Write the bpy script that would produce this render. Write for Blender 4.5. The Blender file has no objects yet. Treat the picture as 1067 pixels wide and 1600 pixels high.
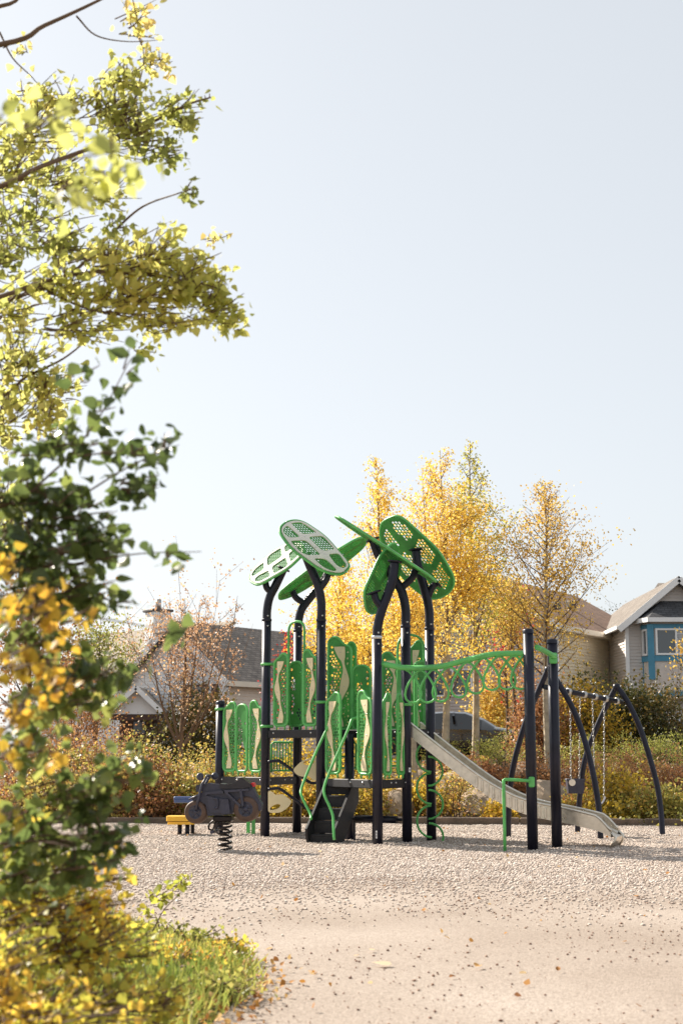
import bpy, math, random
import numpy as np
from mathutils import Vector, Matrix
from mathutils.geometry import tessellate_polygon
R = math.radians
scene = bpy.context.scene
C = scene.collection

# ------------------------------------------------------------------ camera, sky, sun, exposure
F_PX, HOR, EYE = 2222.2, 1172.0, 1.25
PITCH = math.atan((HOR - 800) / F_PX)
cam_d = bpy.data.cameras.new('camera'); cam = bpy.data.objects.new('camera', cam_d); C.objects.link(cam)
cam.location = (0, 0, EYE); cam.rotation_euler = (R(90) + PITCH, 0, 0)
cam_d.lens = 50; cam_d.sensor_width = 36; cam_d.clip_start = 0.05; cam_d.clip_end = 3000
cam_d.dof.use_dof = True; cam_d.dof.focus_distance = 20.0; cam_d.dof.aperture_fstop = 3.2
scene.camera = cam

SUN_AZ, SUN_EL = -49.0, 37.0       # azimuth from the view direction (negative = left), elevation
world = bpy.data.worlds.new('World'); scene.world = world; world.use_nodes = True
wn = world.node_tree.nodes; wl = world.node_tree.links
bg = wn['Background']
sky = wn.new('ShaderNodeTexSky'); sky.sky_type = 'NISHITA'; sky.sun_disc = False
sky.sun_elevation = R(SUN_EL); sky.sun_rotation = R(SUN_AZ)
sky.dust_density = 1.6; sky.air_density = 1.0; sky.ozone_density = 0.35
hs = wn.new('ShaderNodeHueSaturation'); hs.inputs['Saturation'].default_value = 0.42
wl.new(sky.outputs[0], hs.inputs['Color'])
hz_ = wn.new('ShaderNodeMix'); hz_.data_type = 'RGBA'; hz_.inputs['Factor'].default_value = 0.60      # even thin high haze over the whole sky
hz_.inputs['B'].default_value = (4.55, 4.80, 5.0, 1)
wl.new(hs.outputs[0], hz_.inputs['A']); wl.new(hz_.outputs['Result'], bg.inputs['Color'])
bg.inputs['Strength'].default_value = 0.081

sun_d = bpy.data.lights.new('sun', 'SUN'); sun_o = bpy.data.objects.new('sun', sun_d); C.objects.link(sun_o)
sun_d.energy = 5.0; sun_d.angle = R(0.55); sun_d.color = (1.0, 0.91, 0.79)
sdir = Vector((math.sin(R(SUN_AZ)) * math.cos(R(SUN_EL)), math.cos(R(SUN_AZ)) * math.cos(R(SUN_EL)), math.sin(R(SUN_EL))))
sun_o.rotation_euler = sdir.to_track_quat('Z', 'Y').to_euler()
sun_o.location = (-8, 10, 12)
scene.view_settings.view_transform = 'Standard'; scene.view_settings.look = 'None'
scene.view_settings.gamma = 1.0; scene.view_settings.use_curve_mapping = False
scene.view_settings.exposure = 1.13

# ------------------------------------------------------------------ measuring helpers
_f = Vector((0, math.cos(PITCH), math.sin(PITCH))); _u = Vector((0, -math.sin(PITCH), math.cos(PITCH)))
def ray(px, py): return _f + Vector((1, 0, 0)) * ((px - 533.5) / F_PX) + _u * ((800 - py) / F_PX)
def at(px, py, Y):
    d = ray(px, py); return Vector((0, 0, EYE)) + d * (Y / d.y)
def gx(px, Y, z=0.0):
    # ground-level X for image column px at distance Y
    zc = Y * math.cos(PITCH) + (z - EYE) * math.sin(PITCH)
    return (px - 533.5) / F_PX * zc
def zz(py, Y): return at(533, py, Y).z

# ------------------------------------------------------------------ tagging
def tag(o, label=None, cat=None, group=None, kind=None):
    if label: o['label'] = label
    if cat: o['category'] = cat
    if group: o['group'] = group
    if kind: o['kind'] = kind
    return o
def thing(name, label, cat, loc=(0, 0, 0), rz=0, group=None):
    o = bpy.data.objects.new(name, None); C.objects.link(o)
    o.empty_display_size = 0.1
    o.location = loc; o.rotation_euler = (0, 0, rz)
    return tag(o, label, cat, group)
def link(name, me, mat=None, parent=None):
    o = bpy.data.objects.new(name, me); C.objects.link(o)
    if mat is not None and len(me.materials) == 0: me.materials.append(mat)
    if parent is not None: o.parent = parent
    return o

# ------------------------------------------------------------------ mesh builder
class MB:
    def __init__(s): s.v = []; s.f = []; s.sm = []
    def add(s, verts, faces, smooth=False):
        b = len(s.v); s.v += [tuple(p) for p in verts]
        for f in faces: s.f.append(tuple(b + i for i in f)); s.sm.append(smooth)
        return s
    def box(s, c, d, rz=0, bev=0.0, M=None):
        hx, hy, hz = d[0] / 2, d[1] / 2, d[2] / 2
        if bev <= 0:
            V = [(x, y, z) for z in (-hz, hz) for (x, y) in ((-hx, -hy), (hx, -hy), (hx, hy), (-hx, hy))]
            Fs = [(3, 2, 1, 0), (4, 5, 6, 7), (0, 1, 5, 4), (1, 2, 6, 5), (2, 3, 7, 6), (3, 0, 4, 7)]
        else:
            b = min(bev, hx * .9, hy * .9, hz * .9); V = []; Fs = []
            ring = lambda x, y: [(-x + b, -y), (x - b, -y), (x, -y + b), (x, y - b), (x - b, y), (-x + b, y), (-x, y - b), (-x, -y + b)]
            for (z, k) in ((-hz, b), (-hz + b, 0), (hz - b, 0), (hz, b)):
                V += [(x, y, z) for x, y in ring(hx - k, hy - k)] if hx - k > b and hy - k > b else [(x * (hx - k) / hx, y * (hy - k) / hy, z) for x, y in ring(hx, hy)]
            for r in range(3):
                for i in range(8): j = (i + 1) % 8; Fs.append((r * 8 + i, r * 8 + j, r * 8 + 8 + j, r * 8 + 8 + i))
            Fs.append(tuple(range(7, -1, -1))); Fs.append(tuple(range(24, 32)))
        T = M if M is not None else Matrix.Translation(Vector(c)) @ Matrix.Rotation(rz, 4, 'Z')
        return s.add([T @ Vector(p) for p in V], Fs)
    def tube(s, pts, r, n=8, cap=True, closed=False):
        pts = [Vector(p) for p in pts]; m = len(pts)
        rr = r if isinstance(r, (list, tuple)) else [r] * m
        V = []; Fs = []; prev = None
        for i, p in enumerate(pts):
            if closed: t = pts[(i + 1) % m] - pts[i - 1]
            else: t = pts[min(i + 1, m - 1)] - pts[max(i - 1, 0)]
            t = t.normalized() if t.length > 1e-9 else Vector((0, 0, 1))
            if prev is None:
                a = Vector((0, 0, 1)) if abs(t.z) < .9 else Vector((1, 0, 0)); x = t.cross(a).normalized()
            else:
                x = prev - t * prev.dot(t); x = x.normalized() if x.length > 1e-6 else t.orthogonal().normalized()
            prev = x; y = t.cross(x)
            for k in range(n):
                a = 2 * math.pi * k / n; V.append(p + (x * math.cos(a) + y * math.sin(a)) * rr[i])
        last = m if closed else m - 1
        for i in range(last):
            i2 = (i + 1) % m
            for k in range(n):
                k2 = (k + 1) % n; Fs.append((i * n + k, i * n + k2, i2 * n + k2, i2 * n + k))
        s.add(V, Fs, True)
        if cap and not closed:
            b = len(s.v) - len(V)
            s.f.append(tuple(b + k for k in range(n - 1, -1, -1))); s.sm.append(False)
            s.f.append(tuple(b + (m - 1) * n + k for k in range(n))); s.sm.append(False)
        return s
    def lathe(s, prof, c=(0, 0, 0), n=16, M=None):
        T = M if M is not None else Matrix.Translation(Vector(c))
        V = [T @ Vector((r * math.cos(2 * math.pi * k / n), r * math.sin(2 * math.pi * k / n), z)) for r, z in prof for k in range(n)]
        Fs = [(i * n + k, i * n + (k + 1) % n, (i + 1) * n + (k + 1) % n, (i + 1) * n + k) for i in range(len(prof) - 1) for k in range(n)]
        return s.add(V, Fs, True)
    def plate(s, outer, holes, t, M):
        """flat plate with real holes in local XY, thickness t along Z"""
        loops = [[Vector((x, y, 0)) for x, y in outer]] + [[Vector((x, y, 0)) for x, y in h] for h in holes]
        tris = tessellate_polygon(loops); flat = [p for l in loops for p in l]; n = len(flat)
        V = [M @ Vector((p.x, p.y, t / 2)) for p in flat] + [M @ Vector((p.x, p.y, -t / 2)) for p in flat]
        Fs = []
        for a, b, c in tris:
            ar = (flat[b] - flat[a]).cross(flat[c] - flat[a]).z
            if ar < 0: a, c = c, a
            Fs.append((a, b, c)); Fs.append((n + c, n + b, n + a))
        o = 0
        for l in loops:
            m = len(l)
            for i in range(m):
                j = (i + 1) % m; Fs.append((o + i, n + o + i, n + o + j, o + j))
            o += m
        return s.add(V, Fs)
    def slab(s, quad, t):
        q = [Vector(p) for p in quad]; nrm = (q[1] - q[0]).cross(q[2] - q[0]).normalized() * t; m = len(q)
        return s.add(q + [p - nrm for p in q], [tuple(range(m)), tuple(range(2 * m - 1, m - 1, -1))] + [(i, m + i, m + (i + 1) % m, (i + 1) % m) for i in range(m)])
    def build(s, name, mat=None, parent=None):
        used = sorted({i for f in s.f for i in f})
        if len(used) < len(s.v):
            mp = {o: i for i, o in enumerate(used)}; s.v = [s.v[o] for o in used]; s.f = [tuple(mp[i] for i in f) for f in s.f]
        me = bpy.data.meshes.new(name); me.from_pydata(s.v, [], s.f); me.update()
        me.polygons.foreach_set('use_smooth', s.sm)
        return link(name, me, mat, parent)

def mesh_np(name, V, F, rnd=None, smooth=False):
    me = bpy.data.meshes.new(name); n = len(V); m = len(F); k = F.shape[1]
    me.vertices.add(n); me.vertices.foreach_set('co', np.asarray(V, np.float32).ravel())
    me.loops.add(m * k); me.loops.foreach_set('vertex_index', np.asarray(F, np.int32).ravel())
    me.polygons.add(m); me.polygons.foreach_set('loop_start', np.arange(0, m * k, k, dtype=np.int32))
    me.polygons.foreach_set('loop_total', np.full(m, k, np.int32))
    if smooth: me.polygons.foreach_set('use_smooth', np.ones(m, bool))
    me.update(calc_edges=True)
    if rnd is not None:
        a = me.attributes.new('rnd', 'FLOAT', 'POINT'); a.data.foreach_set('value', np.asarray(rnd, np.float32))
    return me

def catmull(pts, k=6):
    P = [Vector(p) for p in pts]; P = [P[0] * 2 - P[1]] + P + [P[-1] * 2 - P[-2]]; out = []
    for i in range(1, len(P) - 2):
        for j in range(k):
            t = j / k; a, b, c, d = P[i - 1:i + 3]
            out.append(.5 * ((2 * b) + (c - a) * t + (2 * a - 5 * b + 4 * c - d) * t * t + (-a + 3 * b - 3 * c + d) * t ** 3))
    out.append(P[-2]); return out
def rounded(poly, r, k=4):
    out = []; n = len(poly)
    for i in range(n):
        p = Vector(poly[i]); a = Vector(poly[i - 1]); b = Vector(poly[(i + 1) % n])
        rr = r[i] if isinstance(r, (list, tuple)) else r
        da = (a - p); db = (b - p); ra = min(rr, da.length * .48); rb = min(rr, db.length * .48)
        A = p + da.normalized() * ra; B = p + db.normalized() * rb
        for j in range(k + 1):
            t = j / k; out.append(tuple(A * (1 - t) ** 2 + p * 2 * t * (1 - t) + B * t * t))
    return out
def inside(p, poly):
    x, y = p; c = False; n = len(poly); j = n - 1
    for i in range(n):
        xi, yi = poly[i][0], poly[i][1]; xj, yj = poly[j][0], poly[j][1]
        if (yi > y) != (yj > y) and x < (xj - xi) * (y - yi) / (yj - yi) + xi: c = not c
        j = i
    return c
def dist_poly(p, poly):
    best = 1e9; P = Vector(p)
    for i in range(len(poly)):
        a = Vector(poly[i][:2]); b = Vector(poly[(i + 1) % len(poly)][:2]); d = b - a
        t = max(0, min(1, (P - a).dot(d) / max(d.dot(d), 1e-12))); best = min(best, (P - a - d * t).length)
    return best
def ngon(c, r, n=8, ry=None, rot=0):
    ry = ry or r; return [(c[0] + r * math.cos(2 * math.pi * i / n + rot), c[1] + ry * math.sin(2 * math.pi * i / n + rot)) for i in range(n)]
def frame(o, U, V):
    U = Vector(U).normalized(); V = Vector(V); V = (V - U * V.dot(U)).normalized(); N = U.cross(V)
    return Matrix(((U.x, V.x, N.x, o[0]), (U.y, V.y, N.y, o[1]), (U.z, V.z, N.z, o[2]), (0, 0, 0, 1)))

# ------------------------------------------------------------------ materials
def base_mat(name):
    m = bpy.data.materials.new(name); m.use_nodes = True
    return m, m.node_tree.nodes, m.node_tree.links, m.node_tree.nodes['Principled BSDF']
def paint(name, col, rough=.45, metal=0.0, var=.12, scale=6.0, bump=0.0, bscale=60.0, spec=.5, trans=0.0):
    m, n, l, p = base_mat(name)
    tc = n.new('ShaderNodeTexCoord'); nz = n.new('ShaderNodeTexNoise'); nz.inputs['Scale'].default_value = scale; nz.inputs['Detail'].default_value = 6
    l.new(tc.outputs['Object'], nz.inputs['Vector'])
    rp = n.new('ShaderNodeValToRGB'); rp.color_ramp.elements[0].position = .3; rp.color_ramp.elements[1].position = .7
    rp.color_ramp.elements[0].color = [c * (1 - var) for c in col] + [1]; rp.color_ramp.elements[1].color = [min(1, c * (1 + var)) for c in col] + [1]
    l.new(nz.outputs['Fac'], rp.inputs['Fac']); l.new(rp.outputs['Color'], p.inputs['Base Color'])
    mr = n.new('ShaderNodeMapRange'); mr.inputs['To Min'].default_value = max(0, rough - .1); mr.inputs['To Max'].default_value = min(1, rough + .12)
    l.new(nz.outputs['Fac'], mr.inputs['Value']); l.new(mr.outputs[0], p.inputs['Roughness'])
    p.inputs['Metallic'].default_value = metal; p.inputs['Specular IOR Level'].default_value = spec
    if bump:
        n2 = n.new('ShaderNodeTexNoise'); n2.inputs['Scale'].default_value = bscale; l.new(tc.outputs['Object'], n2.inputs['Vector'])
        b = n.new('ShaderNodeBump'); b.inputs['Strength'].default_value = bump; b.inputs['Distance'].default_value = .02
        l.new(n2.outputs['Fac'], b.inputs['Height']); l.new(b.outputs[0], p.inputs['Normal'])
    if trans:
        t = n.new('ShaderNodeBsdfTranslucent'); l.new(rp.outputs['Color'], t.inputs['Color'])
        mx = n.new('ShaderNodeMixShader'); mx.inputs[0].default_value = trans
        l.new(p.outputs[0], mx.inputs[1]); l.new(t.outputs[0], mx.inputs[2]); l.new(mx.outputs[0], n['Material Output'].inputs['Surface'])
    return m
def leaf_mat(name, cols, trans=.5, rough=.45, spec=.35):
    m, n, l, p = base_mat(name)
    a = n.new('ShaderNodeAttribute'); a.attribute_name = 'rnd'
    rp = n.new('ShaderNodeValToRGB'); e = rp.color_ramp.elements
    while len(e) < len(cols): e.new(.5)
    for i, c in enumerate(cols): e[i].position = i / (len(cols) - 1); e[i].color = list(c) + [1]
    l.new(a.outputs['Fac'], rp.inputs['Fac']); l.new(rp.outputs['Color'], p.inputs['Base Color'])
    p.inputs['Roughness'].default_value = rough; p.inputs['Specular IOR Level'].default_value = spec
    t = n.new('ShaderNodeBsdfTranslucent')
    hs_ = n.new('ShaderNodeHueSaturation'); hs_.inputs['Saturation'].default_value = 1.0; hs_.inputs['Value'].default_value = 1.2
    l.new(rp.outputs['Color'], hs_.inputs['Color']); l.new(hs_.outputs[0], t.inputs['Color'])
    mx = n.new('ShaderNodeMixShader'); mx.inputs[0].default_value = trans
    l.new(p.outputs[0], mx.inputs[1]); l.new(t.outputs[0], mx.inputs[2]); l.new(mx.outputs[0], n['Material Output'].inputs['Surface'])
    return m
def ground_mat(name, cols, scale, fine=60., bump=.5, bdist=.02, stain=None, rough=.9):
    m, n, l, p = base_mat(name)
    tc = n.new('ShaderNodeTexCoord')
    v = n.new('ShaderNodeTexVoronoi'); v.inputs['Scale'].default_value = fine; l.new(tc.outputs['Object'], v.inputs['Vector'])
    nz = n.new('ShaderNodeTexNoise'); nz.inputs['Scale'].default_value = scale; nz.inputs['Detail'].default_value = 8; l.new(tc.outputs['Object'], nz.inputs['Vector'])
    sp = n.new('ShaderNodeSeparateColor'); l.new(v.outputs['Color'], sp.inputs[0])
    rp = n.new('ShaderNodeValToRGB'); e = rp.color_ramp.elements
    while len(e) < len(cols): e.new(.5)
    for i, c in enumerate(cols): e[i].position = i / (len(cols) - 1); e[i].color = list(c) + [1]
    l.new(sp.outputs[0], rp.inputs['Fac'])
    mx = n.new('ShaderNodeMix'); mx.data_type = 'RGBA'; mx.blend_type = 'MULTIPLY'; mx.inputs['Factor'].default_value = 1
    r2 = n.new('ShaderNodeValToRGB'); r2.color_ramp.elements[0].position = .35; r2.color_ramp.elements[1].position = .68
    s0 = stain or (.72, .70, .67); r2.color_ramp.elements[0].color = list(s0) + [1]; r2.color_ramp.elements[1].color = (1, 1, 1, 1)
    l.new(nz.outputs['Fac'], r2.inputs['Fac']); l.new(rp.outputs['Color'], mx.inputs['A']); l.new(r2.outputs['Color'], mx.inputs['B'])
    l.new(mx.outputs['Result'], p.inputs['Base Color']); p.inputs['Roughness'].default_value = rough; p.inputs['Specular IOR Level'].default_value = .2
    b = n.new('ShaderNodeBump'); b.inputs['Strength'].default_value = bump; b.inputs['Distance'].default_value = bdist
    l.new(v.outputs['Distance'], b.inputs['Height']); b.invert = True; l.new(b.outputs[0], p.inputs['Normal'])
    return m
def shingle_mat(name, c1, c2, sx=3.3, sy=7.0):
    m, n, l, p = base_mat(name)
    tc = n.new('ShaderNodeTexCoord'); br = n.new('ShaderNodeTexBrick')
    br.inputs['Scale'].default_value = 1.0; br.inputs['Brick Width'].default_value = 1 / sx; br.inputs['Row Height'].default_value = 1 / sy
    br.inputs['Mortar Size'].default_value = .012; br.inputs['Color1'].default_value = list(c1) + [1]; br.inputs['Color2'].default_value = list(c2) + [1]
    br.inputs['Mortar'].default_value = [c * .5 for c in c1] + [1]
    l.new(tc.outputs['UV'], br.inputs['Vector']); nz = n.new('ShaderNodeTexNoise'); nz.inputs['Scale'].default_value = 3; l.new(tc.outputs['Object'], nz.inputs['Vector'])
    mx = n.new('ShaderNodeMix'); mx.data_type = 'RGBA'; mx.blend_type = 'OVERLAY'; mx.inputs['Factor'].default_value = .5
    l.new(br.outputs['Color'], mx.inputs['A']); l.new(nz.outputs['Fac'], mx.inputs['B']); l.new(mx.outputs['Result'], p.inputs['Base Color'])
    p.inputs['Roughness'].default_value = .9
    b = n.new('ShaderNodeBump'); b.inputs['Strength'].default_value = .6; b.inputs['Distance'].default_value = .02; l.new(br.outputs['Fac'], b.inputs['Height']); b.invert = True; l.new(b.outputs[0], p.inputs['Normal'])
    return m
def glass_mat(name, col=(.02, .025, .03), rough=.04):
    m, n, l, p = base_mat(name); p.inputs['Base Color'].default_value = list(col) + [1]; p.inputs['Roughness'].default_value = rough
    p.inputs['Specular IOR Level'].default_value = .7; p.inputs['Coat Weight'].default_value = .5; p.inputs['Coat Roughness'].default_value = .02
    return m
M = {}
M['navy'] = paint('navy_powder_coat', (.010, .0105, .022), .34, 0, .4, 4, .04, 120, .32)
M['darkdeck'] = paint('dark_deck_vinyl', (.011, .011, .014), .6, 0, .5, 6, .15, 90)
M['green'] = paint('green_powder_coat', (.10, .42, .105), .38, 0, .2, 5)
M['sheet'] = paint('green_plastic_sheet', (.10, .40, .10), .42, 0, .18, 4, trans=.38)
M['cream'] = paint('cream_plastic_sheet', (.78, .67, .42), .5, 0, .06, 3, trans=.08)
M['canopycream'] = paint('pale_canopy_plastic', (.82, .78, .68), .45, 0, .06, 3, trans=.12)
M['steel'] = paint('brushed_stainless_steel', (.70, .64, .55), .30, 1.0, .12, 14, .06, 160)
M['rivet'] = paint('zinc_rivet', (.55, .55, .55), .3, 1.0, .1)
M['blackplastic'] = paint('dark_moulded_plastic', (.034, .035, .058), .42, 0, .2, 10, .08, 60)
M['tyre'] = paint('brown_black_rubber', (.085, .048, .032), .6, 0, .2, 14, .1, 80)
M['bikeseat'] = paint('dark_glossy_seat', (.02, .017, .022), .3, 0, .2, 8)
M['red'] = paint('red_plastic', (.55, .02, .03), .35, 0, .1)
M['yellow'] = paint('yellow_plastic', (.85, .48, .04), .4, 0, .1)
M['blue'] = paint('faded_blue_plastic', (.05, .09, .24), .5, 0, .15)
M['springsteel'] = paint('dark_spring_steel', (.02, .015, .015), .3, .6, .2, 12)
M['chain'] = paint('galvanised_chain', (.45, .44, .42), .35, 1.0, .15, 30)
M['sticker'] = paint('white_sticker', (.75, .75, .76), .5, 0, .08, 40)
M['print'] = paint('grey_print', (.12, .12, .13), .6, 0, .2, 60)
M['bark'] = paint('brown_bark', (.10, .07, .045), .85, 0, .4, 9, .6, 40)
M['aspenbark'] = paint('pale_aspen_bark', (.40, .34, .25), .8, 0, .35, 7, .4, 30)
M['twig'] = paint('reddish_twig', (.13, .08, .05), .8, 0, .3, 9)
M['tanwood'] = paint('tan_grey_branch', (.20, .13, .08), .85, 0, .3, 9)
M['rock'] = paint('tan_boulder', (.30, .23, .165), .9, 0, .4, 2.2, .8, 9)
M['concrete'] = paint('weathered_timber_kerb', (.13, .095, .07), .9, 0, .4, 3, .6, 25)
M['whiteSiding'] = paint('white_vinyl_siding', (.80, .80, .80), .55, 0, .05, 1.2)
M['litCreamSiding'] = paint('cream_siding_painted_bounce', (.83, .72, .62), .55, 0, .05, 1.2)  # warm bounced light is mixed into this siding colour
M['litYellowSiding'] = paint('pale_yellow_siding_painted_lit', (.85, .74, .55), .55, 0, .05, 1.2)  # colour brightened so the unlit side wall looks lit
M['greySiding'] = paint('grey_beige_vinyl_siding', (.60, .55, .51), .55, 0, .06, 1.2)
M['brownSiding'] = paint('taupe_vinyl_siding', (.52, .45, .40), .55, 0, .06, 1.2)
M['trimwhite'] = paint('white_trim', (.82, .81, .80), .5, 0, .05, 2)
M['trimcream'] = paint('cream_trim', (.84, .75, .62), .5, 0, .05, 2)
M['teal'] = paint('teal_blue_trim', (.06, .24, .36), .5, 0, .12, 3)
M['soffit'] = paint('dark_soffit', (.09, .085, .085), .7, 0, .15, 3)
M['stucco'] = paint('beige_stucco', (.62, .55, .49), .9, 0, .08, 4, .3, 80)
M['brownwood'] = paint('brown_stained_wood', (.07, .032, .022), .6, 0, .25, 4)
M['glass'] = glass_mat('dark_window_glass', (.05, .06, .07))
M['carglass'] = glass_mat('car_glass', (.012, .014, .016))
M['curtain'] = paint('pale_curtain', (.42, .42, .42), .8, 0, .15, 14)
M['roofbrown'] = shingle_mat('brown_asphalt_shingles', (.20, .115, .075), (.27, .16, .105))
M['roofgrey'] = shingle_mat('taupe_asphalt_shingles', (.15, .125, .105), (.22, .19, .16))
M['rooflit'] = shingle_mat('tan_shingles_painted_lit', (.26, .22, .17), (.33, .28, .22))  # lighter shingle colour stands in for sun on the wing slope
M['roofwarm'] = shingle_mat('warm_grey_asphalt_shingles', (.20, .17, .145), (.28, .24, .205))
M['roofdark'] = shingle_mat('dark_asphalt_shingles', (.05, .05, .055), (.09, .09, .095))
M['carpaint'] = paint('dark_car_paint', (.02, .02, .024), .18, .4, .05, 2); M['carpaint'].node_tree.nodes['Principled BSDF'].inputs['Coat Weight'].default_value = 1
M['carpaint2'] = paint('black_car_paint', (.008, .008, .010), .16, .3, .05, 2); M['carpaint2'].node_tree.nodes['Principled BSDF'].inputs['Coat Weight'].default_value = 1
M['rim'] = paint('alloy_rim', (.5, .5, .5), .3, 1.0, .1)
M['lamp'] = paint('clear_lamp_lens', (.7, .7, .7), .15, .2, .05)
M['gravel'] = ground_mat('play_gravel', [(.22, .17, .14), (.38, .315, .265), (.46, .39, .335), (.54, .475, .42)], .9, 38, .7, .02, (.85, .82, .79))
M['path'] = ground_mat('pale_worn_asphalt', [(.27, .225, .19), (.36, .305, .26), (.43, .37, .32)], .38, 95, .4, .008, (.72, .69, .66))
M['soil'] = ground_mat('mulch_and_dry_grass', [(.06, .04, .025), (.14, .095, .055), (.22, .16, .09)], .6, 25, .7, .04)
M['road'] = ground_mat('street_asphalt', [(.045, .045, .045), (.06, .06, .058), (.075, .073, .07)], .4, 60, .3, .01)
M['lawn'] = ground_mat('thin_lawn_soil', [(.06, .06, .022), (.11, .11, .035), (.16, .14, .06)], 1.4, 30, .7, .03)
M['pebble'] = leaf_mat('reddish_pebbles', [(.10, .05, .035), (.20, .10, .07), (.27, .16, .11), (.36, .25, .19)], 0.0, .85, .2)
M['chips'] = leaf_mat('gravel_chips', [(.30, .235, .20), (.46, .385, .33), (.55, .475, .415), (.66, .59, .525)], 0.0, .85, .2)
M['grassblade'] = leaf_mat('grass_blades', [(.09, .14, .03), (.20, .25, .05), (.34, .34, .08), (.42, .35, .12)], .5)
M['litter'] = leaf_mat('dry_leaf_litter', [(.25, .10, .03), (.50, .24, .05), (.60, .40, .16), (.62, .50, .34)], .25, .7)

# leaf palettes
P = {}
P['poplar'] = leaf_mat('poplar_leaves_yellow_green', [(.20, .23, .07), (.34, .36, .10), (.49, .49, .15), (.62, .56, .19), (.72, .50, .19)], .72)
P['gold'] = leaf_mat('poplar_leaves_gold', [(.34, .37, .09), (.52, .52, .14), (.65, .60, .18), (.74, .60, .20)], .74)
P['dark'] = leaf_mat('poplar_leaves_dark_green', [(.06, .09, .03), (.10, .14, .04), (.17, .21, .055), (.29, .31, .08), (.46, .40, .09)], .58, .3, .6)
P['nearyellow'] = leaf_mat('near_yellow_leaves', [(.18, .20, .035), (.42, .32, .04), (.58, .38, .05), (.62, .34, .05)], .5)
P['low'] = leaf_mat('low_shrub_leaves', [(.16, .20, .04), (.34, .36, .06), (.56, .49, .08), (.68, .46, .07), (.60, .28, .06)], .58)
P['aspen'] = leaf_mat('aspen_leaves_gold', [(.60, .38, .04), (.76, .52, .075), (.84, .62, .14), (.87, .71, .27)], .5)
P['aspengreen'] = leaf_mat('aspen_leaves_olive', [(.20, .22, .05), (.34, .33, .06), (.54, .46, .08), (.70, .52, .09)], .52)
P['orange'] = leaf_mat('sparse_orange_leaves', [(.44, .25, .05), (.60, .38, .07), (.68, .48, .11), (.44, .38, .09)], .5)
P['tan'] = leaf_mat('dry_tan_leaves', [(.40, .21, .11), (.58, .35, .20), (.68, .47, .30), (.62, .42, .18)], .42)
P['red'] = leaf_mat('red_leaves', [(.35, .03, .03), (.55, .05, .04), (.50, .16, .06)], .5)
P['rust'] = leaf_mat('rust_leaves', [(.15, .065, .03), (.32, .15, .065), (.44, .23, .10), (.36, .26, .08)], .4)
P['olive'] = leaf_mat('olive_shrub_leaves', [(.11, .12, .03), (.22, .22, .055), (.38, .34, .08), (.54, .40, .11), (.52, .26, .09)], .45)
P['lime'] = leaf_mat('pale_green_shrub_leaves', [(.14, .17, .035), (.25, .27, .06), (.38, .36, .09), (.44, .38, .12)], .5)
P['yellowshrub'] = leaf_mat('yellow_shrub_leaves', [(.18, .15, .03), (.42, .31, .04), (.58, .40, .05), (.62, .34, .06)], .5)
P['deep'] = leaf_mat('deep_green_leaves', [(.025, .035, .014), (.05, .06, .018), (.09, .08, .022), (.20, .12, .03)], .35)

# ------------------------------------------------------------------ leaves
T_NEAR = np.array([(0, 0, 0), (-.36, .14, .05), (-.47, .38, .08), (-.28, .72, .05), (0, 1.08, -.06), (.28, .72, .05), (.47, .38, .08), (.36, .14, .05), (0, .45, 0)], np.float32)
F_NEAR = np.array([(8, i, (i + 1) % 8) for i in range(8)], np.int32)[:, ::-1]
T_FAR = np.array([(0, 0, 0), (-.42, .45, .08), (0, 1, 0), (.42, .45, .08)], np.float32)
F_FAR = np.array([(0, 2, 1), (0, 3, 2)], np.int32)
T_THIN = np.array([(0, 0, 0), (-.2, .45, .05), (0, 1, 0), (.2, .45, .05)], np.float32)
def orient(n, rng, droop=.5, flat=0.0):
    a = rng.normal(size=(n, 3)); a[:, 2] -= droop * 1.5; a /= np.linalg.norm(a, axis=1, keepdims=True)
    q = rng.normal(size=(n, 3)); q[:, 2] += flat * 3; nn = q - a * (q * a).sum(1, keepdims=True); nn /= np.linalg.norm(nn, axis=1, keepdims=True) + 1e-9
    return a, nn
def leaves_mesh(name, c, size, rng, tmpl=T_FAR, faces=F_FAR, droop=.5, flat=0.0, rnd=None, orient_=None):
    n = len(c); a, nn = orient_ if orient_ is not None else orient(n, rng, droop, flat); b = np.cross(a, nn)
    s = size * (.7 + .6 * rng.random(n)) if np.isscalar(size) else size
    k = len(tmpl); t = tmpl[None]
    wx = (.72 + .45 * rng.random(n))[:, None, None]; wz = (rng.random(n) * 3.2 - .6)[:, None, None]      # narrower, wider, flatter and more curled leaves
    V = c[:, None, :] + s[:, None, None] * (t[..., 0:1] * wx * b[:, None] + t[..., 1:2] * a[:, None] + t[..., 2:3] * wz * nn[:, None])
    Fs = (faces[None] + (np.arange(n) * k)[:, None, None]).reshape(-1, 3)
    if rnd is None: rnd = rng.random(n)
    return mesh_np(name, V.reshape(-1, 3), Fs, np.repeat(np.clip(rnd, 0, 1), k))

def bez(a, b, c, k): return [a * (1 - t) ** 2 + b * 2 * t * (1 - t) + c * t * t for t in [i / k for i in range(k + 1)]]

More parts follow.
